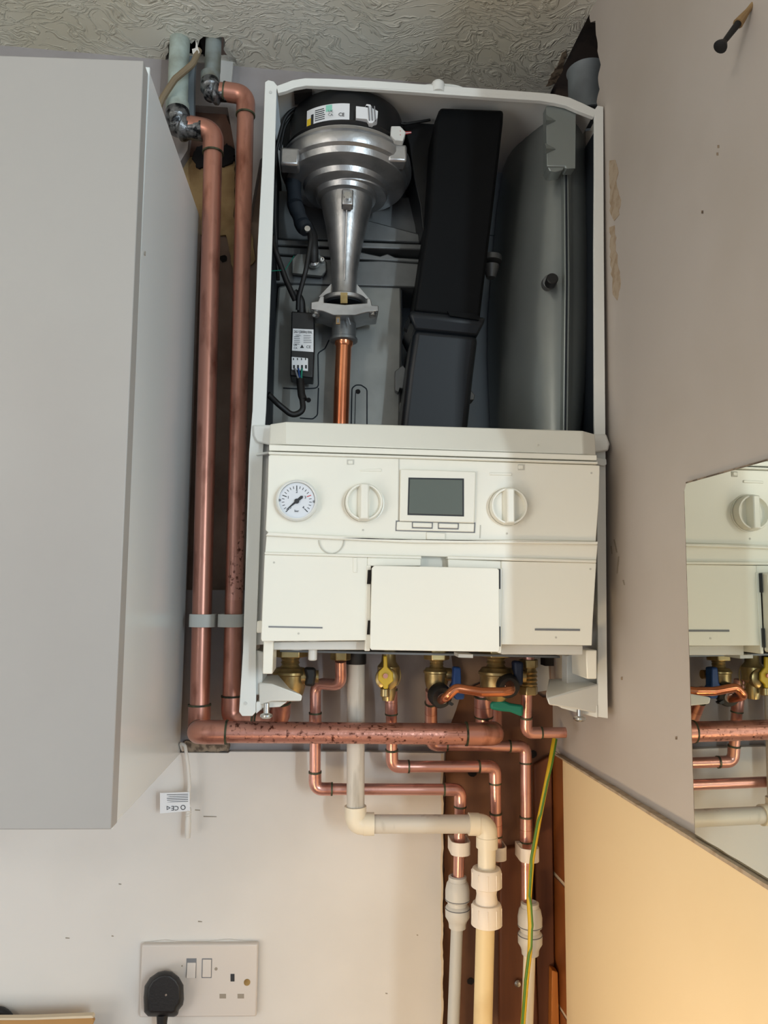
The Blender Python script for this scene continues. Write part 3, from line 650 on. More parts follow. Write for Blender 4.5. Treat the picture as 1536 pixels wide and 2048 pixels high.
# corrugated hose beside the fan
b = NB(); Q = rounded([P(586, 360, -.11), P(590, 410, -.115), P(605, 450, -.12), P(615, 462, -.125)], .02, 6)
QQ = []
for a_, c_ in zip(Q, Q[1:]):
    for k in range(4): QQ.append(a_.lerp(c_, k/4))
tube(b, QQ, 1, 16, radii=[.0088 if (i//2) % 2 else .0098 for i in range(len(QQ))]); obj('sensing_hose', b, 'foam', boiler)
b = NB(); lathe(b, P(615, 460, -.135), (0, -1, 0), [(.0035, 0), (.0035, .004), (.001, .0042)], 12); obj('screw', b, 'chrome', boiler)
cable([(543, 542, -.160), (570, 540, -.13), (583, 520, -.11), (588, 512, -.10)], 1, 'green_wire', 'green')
b = NB(); px(b, [(588, 176), (624, 172), (624, 184), (588, 188)], -.160, .02); obj('seal_gap', b, 'void', boiler)

# ---- control panel
PY = -.240
cp = NB()
# top band, chamfered at both ends, leaning back
def face3(bm, a, b_, c, d, th=.006):
    prism(bm, [a, b_, c, d], (0, th, 0))
LZ = -.210
band = [[P(540, 848, LZ), P(572, 843, LZ-.012), P(1165, 861, LZ-.012), P(1190, 868, LZ)],
        [P(538, 889, LZ-.008), P(572, 889, PY), P(1167, 909, PY), P(1192, 912, LZ-.008)]]
loft(cp, [[*band[0], *[p+V((0, .02, 0)) for p in reversed(band[0])]], [*band[1], *[p+V((0, .02, 0)) for p in reversed(band[1])]]])
panel = obj('control_panel', cp, 'panel', boiler, bevel=.0015, label='cream plastic control panel')
def pp(name, pts, Y=PY, d=.012, m='panel', bev=.0008, holes=(), lbl=None, par=None):
    b = NB(); px(b, pts, Y, d, holes); return obj(name, b, m, par or panel, bevel=bev, label=lbl)
# ribs and main faces
pp('panel_rib', [(538, 889), (1194, 910), (1194, 921), (538, 901)], PY-.002, .03)
pp('panel_rib', [(537, 903), (1196, 923), (1196, 928), (537, 908)], PY-.0035, .03)
pp('dial_fascia', [(541, 909), (800, 917), (1188, 930), (1200, 931), (1198, 1000), (1192, 1083), (1050, 1081), (830, 1080), (640, 1071), (537, 1066), (531, 1060), (535, 985), (537, 912)], PY, .05)
pp('panel_ledge', [(537, 1064), (640, 1070), (830, 1079), (1050, 1080), (1196, 1083), (1196, 1089), (1050, 1087), (830, 1086), (640, 1077), (531, 1071)], PY-.0045, .03, 'panel', .001)
pp('lower_strip', [(533, 1071), (1196, 1089), (1193, 1121), (530, 1105)], PY+.001, .045)
pp('panel_ledge', [(529, 1104), (760, 1110), (843, 1112), (843, 1118), (529, 1109)], PY-.002, .02, 'panel', .0008)
pp('panel_ledge', [(895, 1112), (1193, 1120), (1193, 1126), (895, 1118)], PY-.002, .02, 'panel', .0008)
# lower cover in three pieces round the flap opening
pp('lower_cover', [(529, 1109), (735, 1115), (735, 1281), (524, 1283), (522, 1278)], PY, .05)
pp('lower_cover', [(1002, 1122), (1193, 1126), (1186, 1240), (1184, 1291), (1002, 1289)], PY, .05)
pp('lower_cover', [(735, 1115), (842, 1117), (842, 1132), (735, 1132)], PY, .05)
pp('lower_cover', [(896, 1118), (1002, 1122), (1002, 1138), (896, 1136)], PY, .05)
pp('notch_back', [(838, 1105), (900, 1107), (900, 1140), (838, 1140)], PY+.012, .01)
pp('opening_frame', [(733, 1130), (742, 1130), (740, 1302), (729, 1302), (731, 1281)], PY-.001, .05)
pp('opening_frame', [(996, 1136), (1006, 1136), (1003, 1306), (996, 1306)], PY-.001, .05)
pp('flap_void', [(736, 1134), (1000, 1136), (1000, 1298), (734, 1296)], PY+.004, .01, 'void', 0)
flap = pp('flap_door', [(748, 1132), (752, 1131), (994, 1136), (998, 1140), (999, 1300), (996, 1304), (743, 1300), (740, 1296), (744, 1136)], PY-.011, .010, 'panel', .0012)
for y in (1154, 1255):
    pp('flap_hinge', [(736, y-14), (743, y-14), (741, y+14), (734, y+14)], PY-.003, .006, 'void', 0)
for y in (1160, 1275):
    pp('flap_catch', [(997, y-22), (1001, y-22), (1001, y+18), (997, y+18)], PY-.004, .006, 'ink', 0)
# slots
for pts in ([(537, 1252), (645, 1254), (645, 1257), (537, 1255)], [(1070, 1257), (1160, 1258), (1160, 1262), (1070, 1261)]):
    pp('vent_slot', pts, PY-.0006, .002, 'inkgrey', 0)
pp('moulded_mark', [(694, 919), (708, 919), (708, 929), (694, 929)], PY-.0006, .002, 'panel_seam', 0); pp('moulded_mark', [(696, 921), (706, 920.5), (706, 928), (696, 928)], PY-.0012, .002)
pp('moulded_mark', [(1036, 929), (1049, 929), (1049, 940), (1036, 940)], PY-.0006, .002, 'panel_seam', 0); pp('moulded_mark', [(1037, 930), (1047, 930), (1047, 938), (1037, 938)], PY-.0012, .002)
pp('moulded_mark', [(720, 939), (763, 937), (763, 943), (720, 942)], PY-.001, .002, 'panel', .0005)
pp('moulded_mark', [(979, 945), (1024, 946), (1024, 951), (979, 950)], PY-.001, .002, 'panel', .0005)
pp('moulded_mark', [(706, 1115), (714, 1115), (714, 1145), (706, 1145)], PY-.001, .002, 'panel', .0005)
b = NB()
tube(b, [P(x, y, PY-.0002) for x, y in circ(663, 1080, 25, 27, 18, 0, math.pi)], .0005, 6); obj('moulded_arc', b, 'panel_seam', panel)
for x, y in ((1014, 1067), (1077, 890), (726, 1060), (1112, 1275), (597, 1267), (1183, 946), (1181, 1138), (548, 1125)):
    b = NB(); dot(b, x, y, 2.2, PY-.0004, .001, 10); obj('moulding_dot', b, 'panel_seam', panel)
# display
disp = pp('display_surround', [(801, 938), (952, 943), (949, 1046), (799, 1042)], PY-.004, .008, 'panel', .001)
pp('display_screen', [(820, 958), (925, 960), (925, 1030), (818, 1027)], PY-.0046, .002, 'screen', .0003, lbl='grey green display glass', par=disp)
b = NB(); px(b, [(817, 955), (928, 957), (928, 1033), (815, 1030)], PY-.0043, .002, [[(821, 959), (924, 961), (924, 1029), (819, 1026)]]); obj('screen_rim', b, 'ink', disp)
strip = pp('button_strip', [(794, 1043), (949, 1047), (948, 1064), (793, 1060)], PY-.002, .006, 'panel', .0008)
pp('strip_shadow_gap', [(792, 1041), (951, 1045), (950, 1066), (791, 1062)], PY-.0008, .004, 'inkgrey', 0, par=strip)
for x in (845, 897):
    pp('button', [(x-19, 1045+(x-845)*.03), (x+19, 1046+(x-845)*.03), (x+19, 1055+(x-845)*.03), (x-19, 1054+(x-845)*.03)], PY-.0045, .004, 'panel', .0008, par=strip)
    pp('button_gap', [(x-21, 1043+(x-845)*.03), (x+21, 1044+(x-845)*.03), (x+20, 1057.5+(x-845)*.03), (x-21, 1056.5+(x-845)*.03)], PY-.0026, .001, 'inkgrey', 0, par=strip)
pp('centre_tab', [(853, 1064), (891, 1066), (891, 1080), (853, 1079)], PY-.002, .006)
pp('display_seam', [(797, 918), (799, 918), (798, 1042), (796, 1042)], PY-.0004, .001, 'panel_seam', 0)
pp('display_seam', [(960, 1050), (962, 1050), (961, 1076), (959, 1076)], PY-.0004, .001, 'panel_seam', 0)
# gauge
gx, gy = 594.5, 1002
b = NB(); R_ = mpp(PY)
lathe(b, P(gx, gy, PY), (0, -1, 0), [(43*R_, -.004), (42.5*R_, .004), (41.5*R_, .0075), (38.5*R_, .009), (36.5*R_, .0085), (36*R_, .005)], 56); g = obj('pressure_gauge', b, 'white_frame', panel)
GY = PY-.0060
b = NB(); dot(b, gx-1, gy, 36.5, GY, .002, 48); gf = obj('gauge_dial', b, 'gauge_face', g)
b = NB()
def tick(bm, ang, r0, r1, wd):
    c, s = math.cos(ang), math.sin(ang); cx, cy = gx-1, gy
    px(bm, [(cx+c*r0-s*wd, cy+s*r0+c*wd), (cx+c*r1-s*wd, cy+s*r1+c*wd), (cx+c*r1+s*wd, cy+s*r1-c*wd), (cx+c*r0+s*wd, cy+s*r0-c*wd)], GY-.0003, .0005)
A0, A1 = math.radians(135), math.radians(405)
for k in range(21):
    a = A0+(A1-A0)*k/20
    if k != 15: tick(b, a, 25 if k % 5 else 22, 30 if k % 5 else 31, .55 if k % 5 else .8)
obj('dial_ticks', b, 'ink', gf)
b = NB(); tick(b, A0+(A1-A0)*15/20, 22, 31, .8); obj('red_tick', b, 'inkred', gf)
for n_, a in (('0', 0), ('1', 5), ('2', 10), ('3', 15), ('4', 20)):
    an = A0+(A1-A0)*a/20; text(n_, 'ink', gf, gx-1+math.cos(an)*18.5, gy+math.sin(an)*18.5, GY-.0003, 8)
text('bar', 'ink', gf, gx-1, gy+20, GY-.0003, 7)
b = NB(); ndx, ndy = -.77, .64
def npt(l, wd): return (gx-1+ndx*l-ndy*wd, gy+ndy*l+ndx*wd)
px(b, [npt(27, .4), npt(27, -.4), npt(2, -2.2), npt(-13, -3.0), npt(-16, 0), npt(-13, 3.0), npt(2, 2.2)], GY-.0012, .0008); nd = obj('gauge_needle', b, 'ink', gf)
b = NB(); dot(b, gx-1, gy, 5, GY-.0020, .0015, 20); obj('needle_hub', b, 'ink', gf)
b = NB(); dot(b, gx-35, gy-2, 2.5, GY-.0008, .001, 12); dot(b, gx+33.5, gy+1, 2.5, GY-.0008, .001, 12); obj('dial_pin', b, 'inkgrey', gf)
# knobs
for kx, ky in ((727.5, 1006), (1014.5, 1014)):
    b = NB(); lathe(b, P(kx, ky, PY), (0, -1, 0), [(42*R_, -.003), (41.5*R_, .0010), (39.5*R_, .0012), (39*R_, .0002)], 56); rg = obj('knob_ring', b, 'panel', panel)
    b = NB(); lathe(b, P(kx, ky, PY), (0, -1, 0), [(38*R_, -.002), (38*R_, .009), (36.5*R_, .0105), (33.5*R_, .0105), (32*R_, .006), (31*R_, .0050), (1*R_, .0050)], 56); kn = obj('control_knob', b, 'panel', panel)
    b = NB(); c = P(kx, ky, PY)
    loft(b, [[c+V((-.0065, -.0045, -.0195)), c+V((.0065, -.0045, -.0195)), c+V((.0065, -.0045, .0195)), c+V((-.0065, -.0045, .0195))],
             [c+V((-.0035, -.0150, -.0175)), c+V((.0040, -.0150, -.0175)), c+V((.0040, -.0150, .0175)), c+V((-.0035, -.0150, .0175))]]); obj('knob_grip', b, 'panel', kn, bevel=.0012)
# clips that hold the panel to the casing
b = NB(); loft(b, [[P(505, 850, FY-.003), P(545, 850, FY-.012), P(545, 850, FY+.01), P(505, 850, FY+.01)], [P(506, 870, FY-.004), P(545, 880, FY-.012), P(545, 880, FY+.01), P(506, 870, FY+.01)], [P(514, 884, FY-.006), P(545, 892, FY-.014), P(545, 892, FY+.01), P(514, 884, FY+.01)]]); obj('panel_ear', b, 'white_frame', panel, bevel=.002)
b = NB(); loft(b, [[P(1185, 868, FY-.012), P(1212, 868, FY-.003), P(1212, 868, FY+.01), P(1185, 868, FY+.01)], [P(1185, 890, FY-.016), P(1219, 888, FY-.008), P(1219, 888, FY+.01), P(1185, 890, FY+.01)], [P(1185, 905, FY-.016), P(1216, 902, FY-.006), P(1216, 902, FY+.01), P(1185, 905, FY+.01)]]); obj('panel_ear', b, 'white_frame', panel, bevel=.002)
b = NB(); px(b, [(1192, 915), (1213, 918), (1214, 928), (1210, 932), (1192, 928)], FY-.006, .02); px(b, [(512, 906), (540, 902), (540, 907), (512, 911)], FY-.004, .02); obj('panel_ear_rib', b, 'white_frame', panel, bevel=.001)
# tray under the panel, arms
b = NB(); px(b, [(547, 1284), (733, 1282), (733, 1300), (547, 1300)], PY+.020, .02); obj('bottom_tray', b, 'tray', boiler, bevel=.001); b = NB(); px(b, [(1003, 1288), (1166, 1291), (1166, 1310), (1003, 1309)], PY+.020, .02); tray = obj('bottom_tray', b, 'tray', boiler, bevel=.001)
b = NB(); z_ = P(800, 1290, -.20).z; box(b, (P(560, 1288, -.20).x, -.20, z_), (P(1165, 1288, -.20).x, -.02, z_+.003)); obj('tray_floor', b, 'tray', tray)
for x in (594, 626):
    b = NB(); lathe(b, P(x, 1280, PY+.03), (0, 0, -1), [(.0065, 0), (.0065, .010)] if x == 594 else [(.0085, 0), (.0085, .008), (.0045, .009), (.0045, .020), (.003, .021)], 18); obj('drain_spigot', b, 'tray', tray)
b = NB(); px(b, [(917, 1308), (946, 1309), (946, 1316), (917, 1315)], -.18, .03); obj('tray_clip', b, 'tray', tray)
def arm(pts, Y=PY+.012, d=.05, m='panel', name='side_arm', bev=.0012): 
    b = NB(); px(b, pts, Y, d); return obj(name, b, m, boiler, bevel=bev)
arm([(527, 1280), (547, 1282), (545, 1348), (525, 1348)])
arm([(512, 1300), (527, 1304), (525, 1360), (520, 1390), (506, 1390), (508, 1360), (510, 1330)], FY+.004, .06, 'tray')
arm([(514, 1242), (525, 1242), (525, 1266), (513, 1266)], PY+.015, .02)
arm([(1172, 1300), (1194, 1300), (1194, 1358), (1174, 1358)], PY+.03, .05)
arm([(1134, 1312), (1172, 1300), (1196, 1300), (1196, 1430), (1160, 1424), (1134, 1402)], FY+.03, .02, 'tray')
def wedge(top, Yf, Yb, name, th=.010, m='white_frame'):
    b = NB(); prism(b, [P(x, y, Y) for x, y, Y in top], (0, 0, -th)); return obj(name, b, m, boiler, bevel=.002)
# the two hinge brackets hanging below the casing
b = NB(); loft(b, [[P(518, 1366, FY), P(544, 1368, FY-.02), P(605, 1390, FY-.045), P(603, 1403, FY-.045), P(545, 1403, FY-.02), P(518, 1412, FY)], [P(518, 1366, FY)+V((0, .07, 0)), P(544, 1368, FY-.02)+V((0, .09, 0)), P(575, 1390, FY-.045)+V((0, .05, 0)), P(575, 1403, FY-.045)+V((0, .05, 0)), P(545, 1403, FY-.02)+V((0, .09, 0)), P(518, 1412, FY)+V((0, .07, 0))]]); obj('hinge_bracket', b, 'white_frame', boiler, bevel=.0015)
b = NB(); loft(b, [[P(1197, 1368, FY), P(1150, 1380, FY-.02), P(1094, 1396, FY-.045), P(1098, 1410, FY-.045), P(1150, 1418, FY-.02), P(1197, 1428, FY)], [P(1197, 1368, FY)+V((0, .07, 0)), P(1150, 1378, FY-.02)+V((0, .09, 0)), P(1120, 1396, FY-.045)+V((0, .05, 0)), P(1120, 1410, FY-.045)+V((0, .05, 0)), P(1150, 1418, FY-.02)+V((0, .09, 0)), P(1197, 1428, FY)+V((0, .07, 0))]]); obj('hinge_bracket', b, 'white_frame', boiler, bevel=.0015)
arm([(530, 1402), (574, 1404), (560, 1414), (526, 1416), (512, 1428), (512, 1404)], FY-.002, .04, 'white_frame')
arm([(1120, 1406), (1196, 1410), (1196, 1436), (1150, 1424), (1122, 1416)], FY-.002, .04, 'white_frame')
for x, y in ((533, 1418), (1159, 1424)):
    b = NB(); lathe(b, P(x, y, FY-.008), (0, 0, -1), [(.003, -.006), (.003, .004), (.0062, .0055), (.0068, .0075), (.0045, .0095), (.001, .010)], 18); obj('fixing_screw', b, 'chrome', boiler)
b = NB(); px(b, [(1090, 1310), (1108, 1310), (1108, 1332), (1090, 1332)], -.06, .02); obj('cable_gland', b, 'void', boiler)
b = NB(); px(b, [(1070, 1310), (1096, 1310), (1100, 1380), (1074, 1384)], -.03, .008); obj('rear_bracket', b, 'tray', boiler)
b = NB(); px(b, [(560, 1300), (1120, 1312), (1120, 1316), (560, 1304)], -.12, .10); obj('underside_plate', b, 'steel', boiler)

# ================================================================== PIPES
def pipe(name, path, r, m, label, elbow=None, fit_m=None, ring_m='solder', ends=(), cat='pipe', group=None, bend=1.5, fit_len=3.0, fat=1.13, rings=True, seg=24):
    """path [(px,py,Y)]; elbow = indices of corners carrying a soldered elbow; ends = fractions (i, t) for straight couplings"""
    Q = [P(*p) for p in path]
    root = empty(name, Q[-1], label, cat, group)
    b = NB(); R = rounded(Q, r*bend, 8); tube(b, R, r, seg); obj('tube', b, m, root)
    for i in (elbow or []):
        p = Q[i]; a = (Q[i-1]-p); c = (Q[i+1]-p)
        La, Lc = min(r*fit_len, a.length*.9), min(r*fit_len, c.length*.9)
        e0, e1 = p+a.normalized()*La, p+c.normalized()*Lc
        b = NB(); tube(b, rounded([e0, p, e1], r*bend*1.05, 10), r*fat, seg); eo = obj('elbow', b, fit_m or m, root)
        if rings:
            for e, d in ((e0, a), (e1, c)):
                if (d.length*.9) < r*fit_len: continue
                b = NB(); tube(b, [e-d.normalized()*.0012, e+d.normalized()*.0010], r*fat*1.03, seg); obj('solder_ring', b, ring_m, eo)
    for (i, t, L) in ends:
        p = Q[i].lerp(Q[i+1], t); d = (Q[i+1]-Q[i]).normalized()
        b = NB(); tube(b, [p-d*L/2, p+d*L/2], r*fat, seg); co = obj('coupling', b, fit_m or m, root)
        for s in (-1, 1):
            b = NB(); tube(b, [p+d*(s*L/2-.001), p+d*(s*L/2+.001)], r*fat*1.03, seg); obj('solder_ring', b, ring_m, co)
        b = NB(); tube(b, [p-d*.0005, p+d*.0005], r*fat*1.02, seg); obj('stop_bead', b, 'copper', co)
    return root
RP = .0122
pa_ = pipe('copper_pipe', [(375, 252, -.040), (427, 262, -.040), (398, 1462, -.035), (398, 1464, -.093), (985, 1468, -.093), (985, 1465, -.036), (985, 1400, -.036)], RP, 'copper', 'large copper pipe left of the pair, dropping from ceiling then crossing under the boiler', elbow=[1, 2, 3, 4], ring_m='solder', bend=1.4, fit_len=2.6)
b = NB(); Q0, Q1 = P(440, 1464, -.093), P(930, 1468, -.093); tube(b, [Q0, Q1], RP*1.004, 28); obj('corroded_skin', b, 'copper_pit', pa_, label='dark pitted surface of the horizontal run')
pb_ = pipe('copper_pipe', [(440, 182, -.040), (492, 190, -.040), (462, 1440, -.035), (560, 1443, -.045), (562, 1388, -.06)], .0112, 'copper', 'large copper pipe beside the boiler, right of the pair, dropping behind it', elbow=[1, 2, 3], bend=1.5, fit_len=2.6)
b = NB(); tube(b, [P(482, 620, -.037), P(468, 1200, -.036)], .0112*1.004, 28); obj('corroded_skin', b, 'copper_pit', pb_, label='dark pitted surface of upright run')
# old pale pipes out of the ceiling with wiped solder joints
for pts, r_, lbl, m_ in (([(361, 60, -.03), (357, 140, -.03), (355, 232, -.035)], .0135, 'thick pale old pipe through the ceiling hole, left of the two', 'galv'), ([(428, 62, -.03), (425, 140, -.03), (420, 172, -.035)], .0108, 'short grey old pipe through the ceiling hole, right of the two', 'galv2')):
    root = empty('old_pipe', P(*pts[-1]), lbl, 'pipe')
    b = NB(); tube(b, [P(*q) for q in pts], r_, 24); obj('tube', b, m_, root)
    x, y, Y = pts[-1]
    b = NB(); tube(b, [P(x, y-26, Y), P(x, y-24, Y), P(x, y+2, Y), P(x, y+4, Y)], 1, 24, radii=[r_, r_*1.15, r_*1.12, r_*.9]); obj('sleeve', b, m_, root)
    # lumpy wiped joint
    ex = (405, 262) if x < 400 else (463, 188)
    b = NB(); Q = rounded([P(x, y-8, Y), P(x+3, y+(25 if x < 400 else 18), Y-.004), P(ex[0], ex[1]-2, -.040)], .02, 8)
    n = len(Q); tube(b, Q, 1, 22, radii=[r_*(1.12+.12*math.sin(i*1.9)+.10*random.random())*(1 if i < n-2 else .9) for i in range(n)])
    obj('wiped_joint', b, 'lead', root, label='lumpy silver black wiped solder joint')
b = NB(); tube(b, [P(383, 118, -.012), P(381, 160, -.012), P(380, 248, -.012)], .0085, 4); tag(obj('grey_duct_strip', b, 'duct_grey'), 'flat grey strip running beside the thick pale old pipe', 'strip')
b = NB(); tube(b, rounded([P(398, 100, -.055), P(386, 128, -.06), P(350, 158, -.06), P(325, 196, -.055), P(300, 260, -.05)], .02), .0042, 10); tag(obj('old_cable', b, mat('old_brown_sheath', (128, 112, 88), .7)), 'old brown cable looping from the ceiling hole behind the cabinet', 'cable')
b = NB(); prism(b, [P(x, y, -.06) for x, y in [(392, 82), (396, 95), (399, 104), (393, 112), (385, 106), (384, 98), (391, 96)]], (0, .003, 0)); tag(obj('torn_paper', b, 'paint'), 'torn white scrap hanging at the ceiling hole', 'scrap')
b = NB(); px(b, [(440, 120), (466, 124), (462, 172), (440, 172)], .004, .006); tag(obj('plaster_block', b, 'paint'), 'pale plaster block right of the short grey old pipe', 'plaster')
# grey duct in the corner
c = PR(1166, 118, .004)
b = NB(); zb2 = 2.095
pr = .030
ring = [(.025, 2.12), (.025, c.z-.004), (.027, c.z), (.0235, c.z), (.0225, 2.12)]
b.free(); b = NB(); cxy = V((rw(-.075, 0).x+.012, -.105, 0)); lathe(b, cxy, (0, 0, 1), ring, 36, cap=False); duc = tag(obj('corner_duct', b, 'duct_grey'), 'grey open-topped duct behind the torn top corner of the wall', 'duct')

# small copper pipes
RS = .0069
pipe('copper_pipe', [(681, 1322, -.085), (682, 1371, -.075), (631, 1366, -.055), (630, 1578, -.045), (921, 1579, -.045), (917, 1770, -.035)], RS, 'copper_small', 'slim copper pipe, lowest of the three runs, joining at the small grey left fitting', elbow=[3, 4], bend=1.9, fit_len=3.0, ends=[(2, .40, .030)])
pipe('copper_pipe', [(782, 1360, -.060), (784, 1533, -.045), (990, 1533, -.040), (993, 1720, -.030)], RS, 'copper_small', 'slim copper gas pipe below the yellow valve, middle of the three runs', elbow=[1, 2], ends=[(0, .25, .030), (2, .62, .028)])
pipe('copper_pipe', [(862, 1380, -.060), (862, 1490, -.018), (1051, 1493, -.018), (1053, 1830, -.022)], RS, 'copper_small', 'slim copper pipe, topmost run, with its long drop on the right', elbow=[1, 2], ends=[(0, .40, .030), (2, .50, .030)])
pipe('copper_pipe', [(967, 1385, -.05), (968, 1462, -.04)], .0105, 'copper_small', 'short fat copper stub under the right-hand brass valve', ends=[(0, .35, .026)])
pipe('copper_pipe', [(1058, 1300, -.09), (1057, 1335, -.09)], .0066, 'copper_small', 'short copper tail dropping from the boiler at its right end')
pipe('copper_pipe', [(1054, 1372, -.085), (1052, 1466, -.075), (1131, 1465, -.075)], .0064, 'copper_small', 'short elbowed copper discharge pipe entering the right wall', elbow=[1])

# valves
def valve(x, y, Y, s, label, handle, parts=True, body_m='brass'):
    root = empty('isolation_valve', P(x, y, Y), label, 'valve')
    c = P(x, y, Y)
    b = NB(); lathe(b, c, (0, 0, 1), [(.0095*s, -.025*s), (.012*s, -.022*s), (.0145*s, -.018*s), (.0165*s, -.010*s), (.0170*s, .001*s), (.0185*s, .002*s), (.0185*s, .0045*s), (.0170*s, .0055*s), (.0150*s, .0085*s), (.0095*s, .0095*s)], 36); obj('valve_body', b, body_m, root)
    b = NB(); lathe(b, c, (0, 0, 1), [(.0088*s, .008*s), (.0100*s, .010*s), (.0088*s, .012*s), (.0100*s, .014*s), (.0088*s, .016*s), (.0100*s, .018*s), (.0088*s, .020*s), (.0088*s, .026*s)], 24); obj('thread', b, body_m, root)
    b = NB(); hexnut(b, c+V((0, 0, .020*s)), (0, 0, 1), .0185*s, .016*s); obj('union_nut', b, body_m, root, bevel=.001)
    b = NB(); lathe(b, c+V((.012*s, -.004, 0)), (1, 0, 0), [(.009*s, 0), (.009*s, .008*s), (.0065*s, .010*s), (.0065*s, .018*s)], 20); obj('spindle', b, body_m, root)
    return root, c
v, c = valve(580, 1352, -.095, 1.12, 'fat brass valve with a black lever under the left end of boiler', 'black')
b = NB(); px(b, [(607, 1336), (631, 1337), (632, 1352), (628, 1374), (608, 1372), (612, 1355)], -.115, .016); obj('lever', b, 'rubber', v, bevel=.003, label='black lever')
v, c = valve(873, 1348, -.095, .85, 'brass valve with a bright blue lever under the middle', 'blue')
b = NB(); px(b, [(908, 1334), (922, 1335), (923, 1372), (930, 1382), (929, 1399), (912, 1400), (904, 1385), (901, 1372), (906, 1368)], -.120, .014); obj('lever', b, 'blue', v, bevel=.0025, label='bright blue lever')
v, c = valve(992, 1352, -.095, 1.15, 'brass valve with a dark blue lever under the right half of boiler', 'navy')
b = NB(); px(b, [(1028, 1322), (1048, 1324), (1047, 1372), (1030, 1372)], -.115, .016); obj('lever', b, 'navy', v, bevel=.003, label='dark navy lever')
# nut over the second pipe
root = empty('compression_nut', P(681, 1312, -.085), 'brass hexagonal nut on the bent copper pipe under the panel', 'nut')
b = NB(); hexnut(b, P(681, 1320, -.085), (0, 0, 1), .0125, .016); obj('hex_nut', b, 'brass', root, bevel=.001)
# gas cock
v = empty('gas_valve', P(776, 1350, -.080), 'brass gas cock with a yellow lever left of the middle', 'valve')
c = P(777, 1350, -.080)
b = NB(); hexnut(b, c+V((0, 0, .026)), (0, 0, 1), .0125, .014); lathe(b, c, (0, 0, 1), [(.007, -.030), (.009, -.022), (.009, -.010), (.0135, -.006), (.0135, .010), (.009, .016), (.008, .028)], 28); obj('valve_body', b, 'brass', v)
b = NB(); lathe(b, c+V((-.003, -.006, -.003)), (0, -1, 0), [(.0135, 0), (.0135, .008), (.010, .010)], 24); obj('bonnet', b, 'brass', v)
b = NB(); px(b, [(767, 1312), (774, 1312), (775, 1334), (786, 1346), (787, 1362), (777, 1370), (776, 1378), (767, 1378), (766, 1370), (756, 1360), (757, 1344), (767, 1334)], -.102, .004); lv = obj('lever', b, 'yellow', v, bevel=.001, label='yellow lever')
b = NB(); dot(b, 771, 1352, 5, -.105, .004, 16); obj('lever_nut', b, 'copper', v)
b = NB(); tube(b, [P(x, y, -.075) for x, y in circ(790, 1350, 11, 22, 20, -1.5, 2.2)], .0008, 6); obj('tag_wire', b, 'brass', v)
b = NB(); lathe(b, P(770, 1378, -.096), (0, 0, -1), [(.0055, 0), (.0055, .008), (.0045, .009)], 18); obj('test_nipple', b, 'brass', v)
# filling loop
fl_ = empty('filling_loop', P(950, 1385, -.15), 'bright bent copper filling loop between two black caps', 'filling loop')
Q = rounded([P(882, 1400, -.118), P(893, 1394, -.150), P(912, 1376, -.150), P(925, 1378, -.150), P(962, 1384, -.150), P(1004, 1384, -.150), P(1022, 1381, -.146), P(1019, 1368, -.118)], .009, 6)
b = NB(); tube(b, Q, .0052, 20); obj('loop_tube', b, 'copper_new', fl_)
for x, y in ((883, 1394), (1017, 1374)):
    b = NB(); ax = V((.25 if x < 900 else .05, -1, -.25)); lathe(b, P(x, y, -.118), ax, [(.0125, -.012), (.0138, -.010), (.0138, 0), (.012, .003), (.0075, .0035)], 24); cap = obj('loop_cap', b, 'rubber', fl_)
    b = NB(); lathe(b, P(x, y, -.118)+ax.normalized()*.004, ax, [(.0066, 0), (.0066, .0012), (.0054, .0014)], 20); obj('washer', b, 'chrome', cap)
b = NB(); px(b, [(898, 1402), (908, 1408), (904, 1412), (896, 1408)], -.12, .008); obj('cap_tag', b, 'rubber', fl_)
# green lever
gl = empty('green_valve_lever', P(1010, 1410, -.10), 'teal green plastic lever under the right-hand filling cap', 'lever')
b = NB(); loft(b, [[P(980, 1404, -.10), P(980, 1418, -.10), P(980, 1418, -.088), P(980, 1404, -.088)], [P(1000, 1398, -.10), P(1000, 1422, -.10), P(1000, 1422, -.085), P(1000, 1398, -.085)], [P(1020, 1406, -.10), P(1020, 1424, -.10), P(1020, 1424, -.088), P(1020, 1406, -.088)], [P(1047, 1410, -.10), P(1045, 1434, -.10), P(1045, 1434, -.090), P(1047, 1410, -.090)]]); obj('lever_blade', b, 'green', gl, bevel=.003)
# brass coupling on right-hand pipe
bc = empty('brass_coupling', P(1057, 1350, -.087), 'brass compression coupling on the right-hand discharge pipe', 'coupling')
c = P(1057, 1352, -.087)
b = NB(); hexnut(b, c+V((0, 0, .010)), (0, 0, 1), .0122, .010); obj('nut', b, 'brass', bc, bevel=.001)
b = NB(); hexnut(b, c+V((0, 0, -.022)), (0, 0, 1), .0115, .010); obj('nut', b, 'brass', bc, bevel=.001)
b = NB(); lathe(b, c, (0, 0, 1), [(.009, -.013)]+[(.0108 if k % 2 else .0094, -.012+k*.0024) for k in range(9)]+[(.009, .011)], 24); obj('threaded_body', b, 'brass', bc)

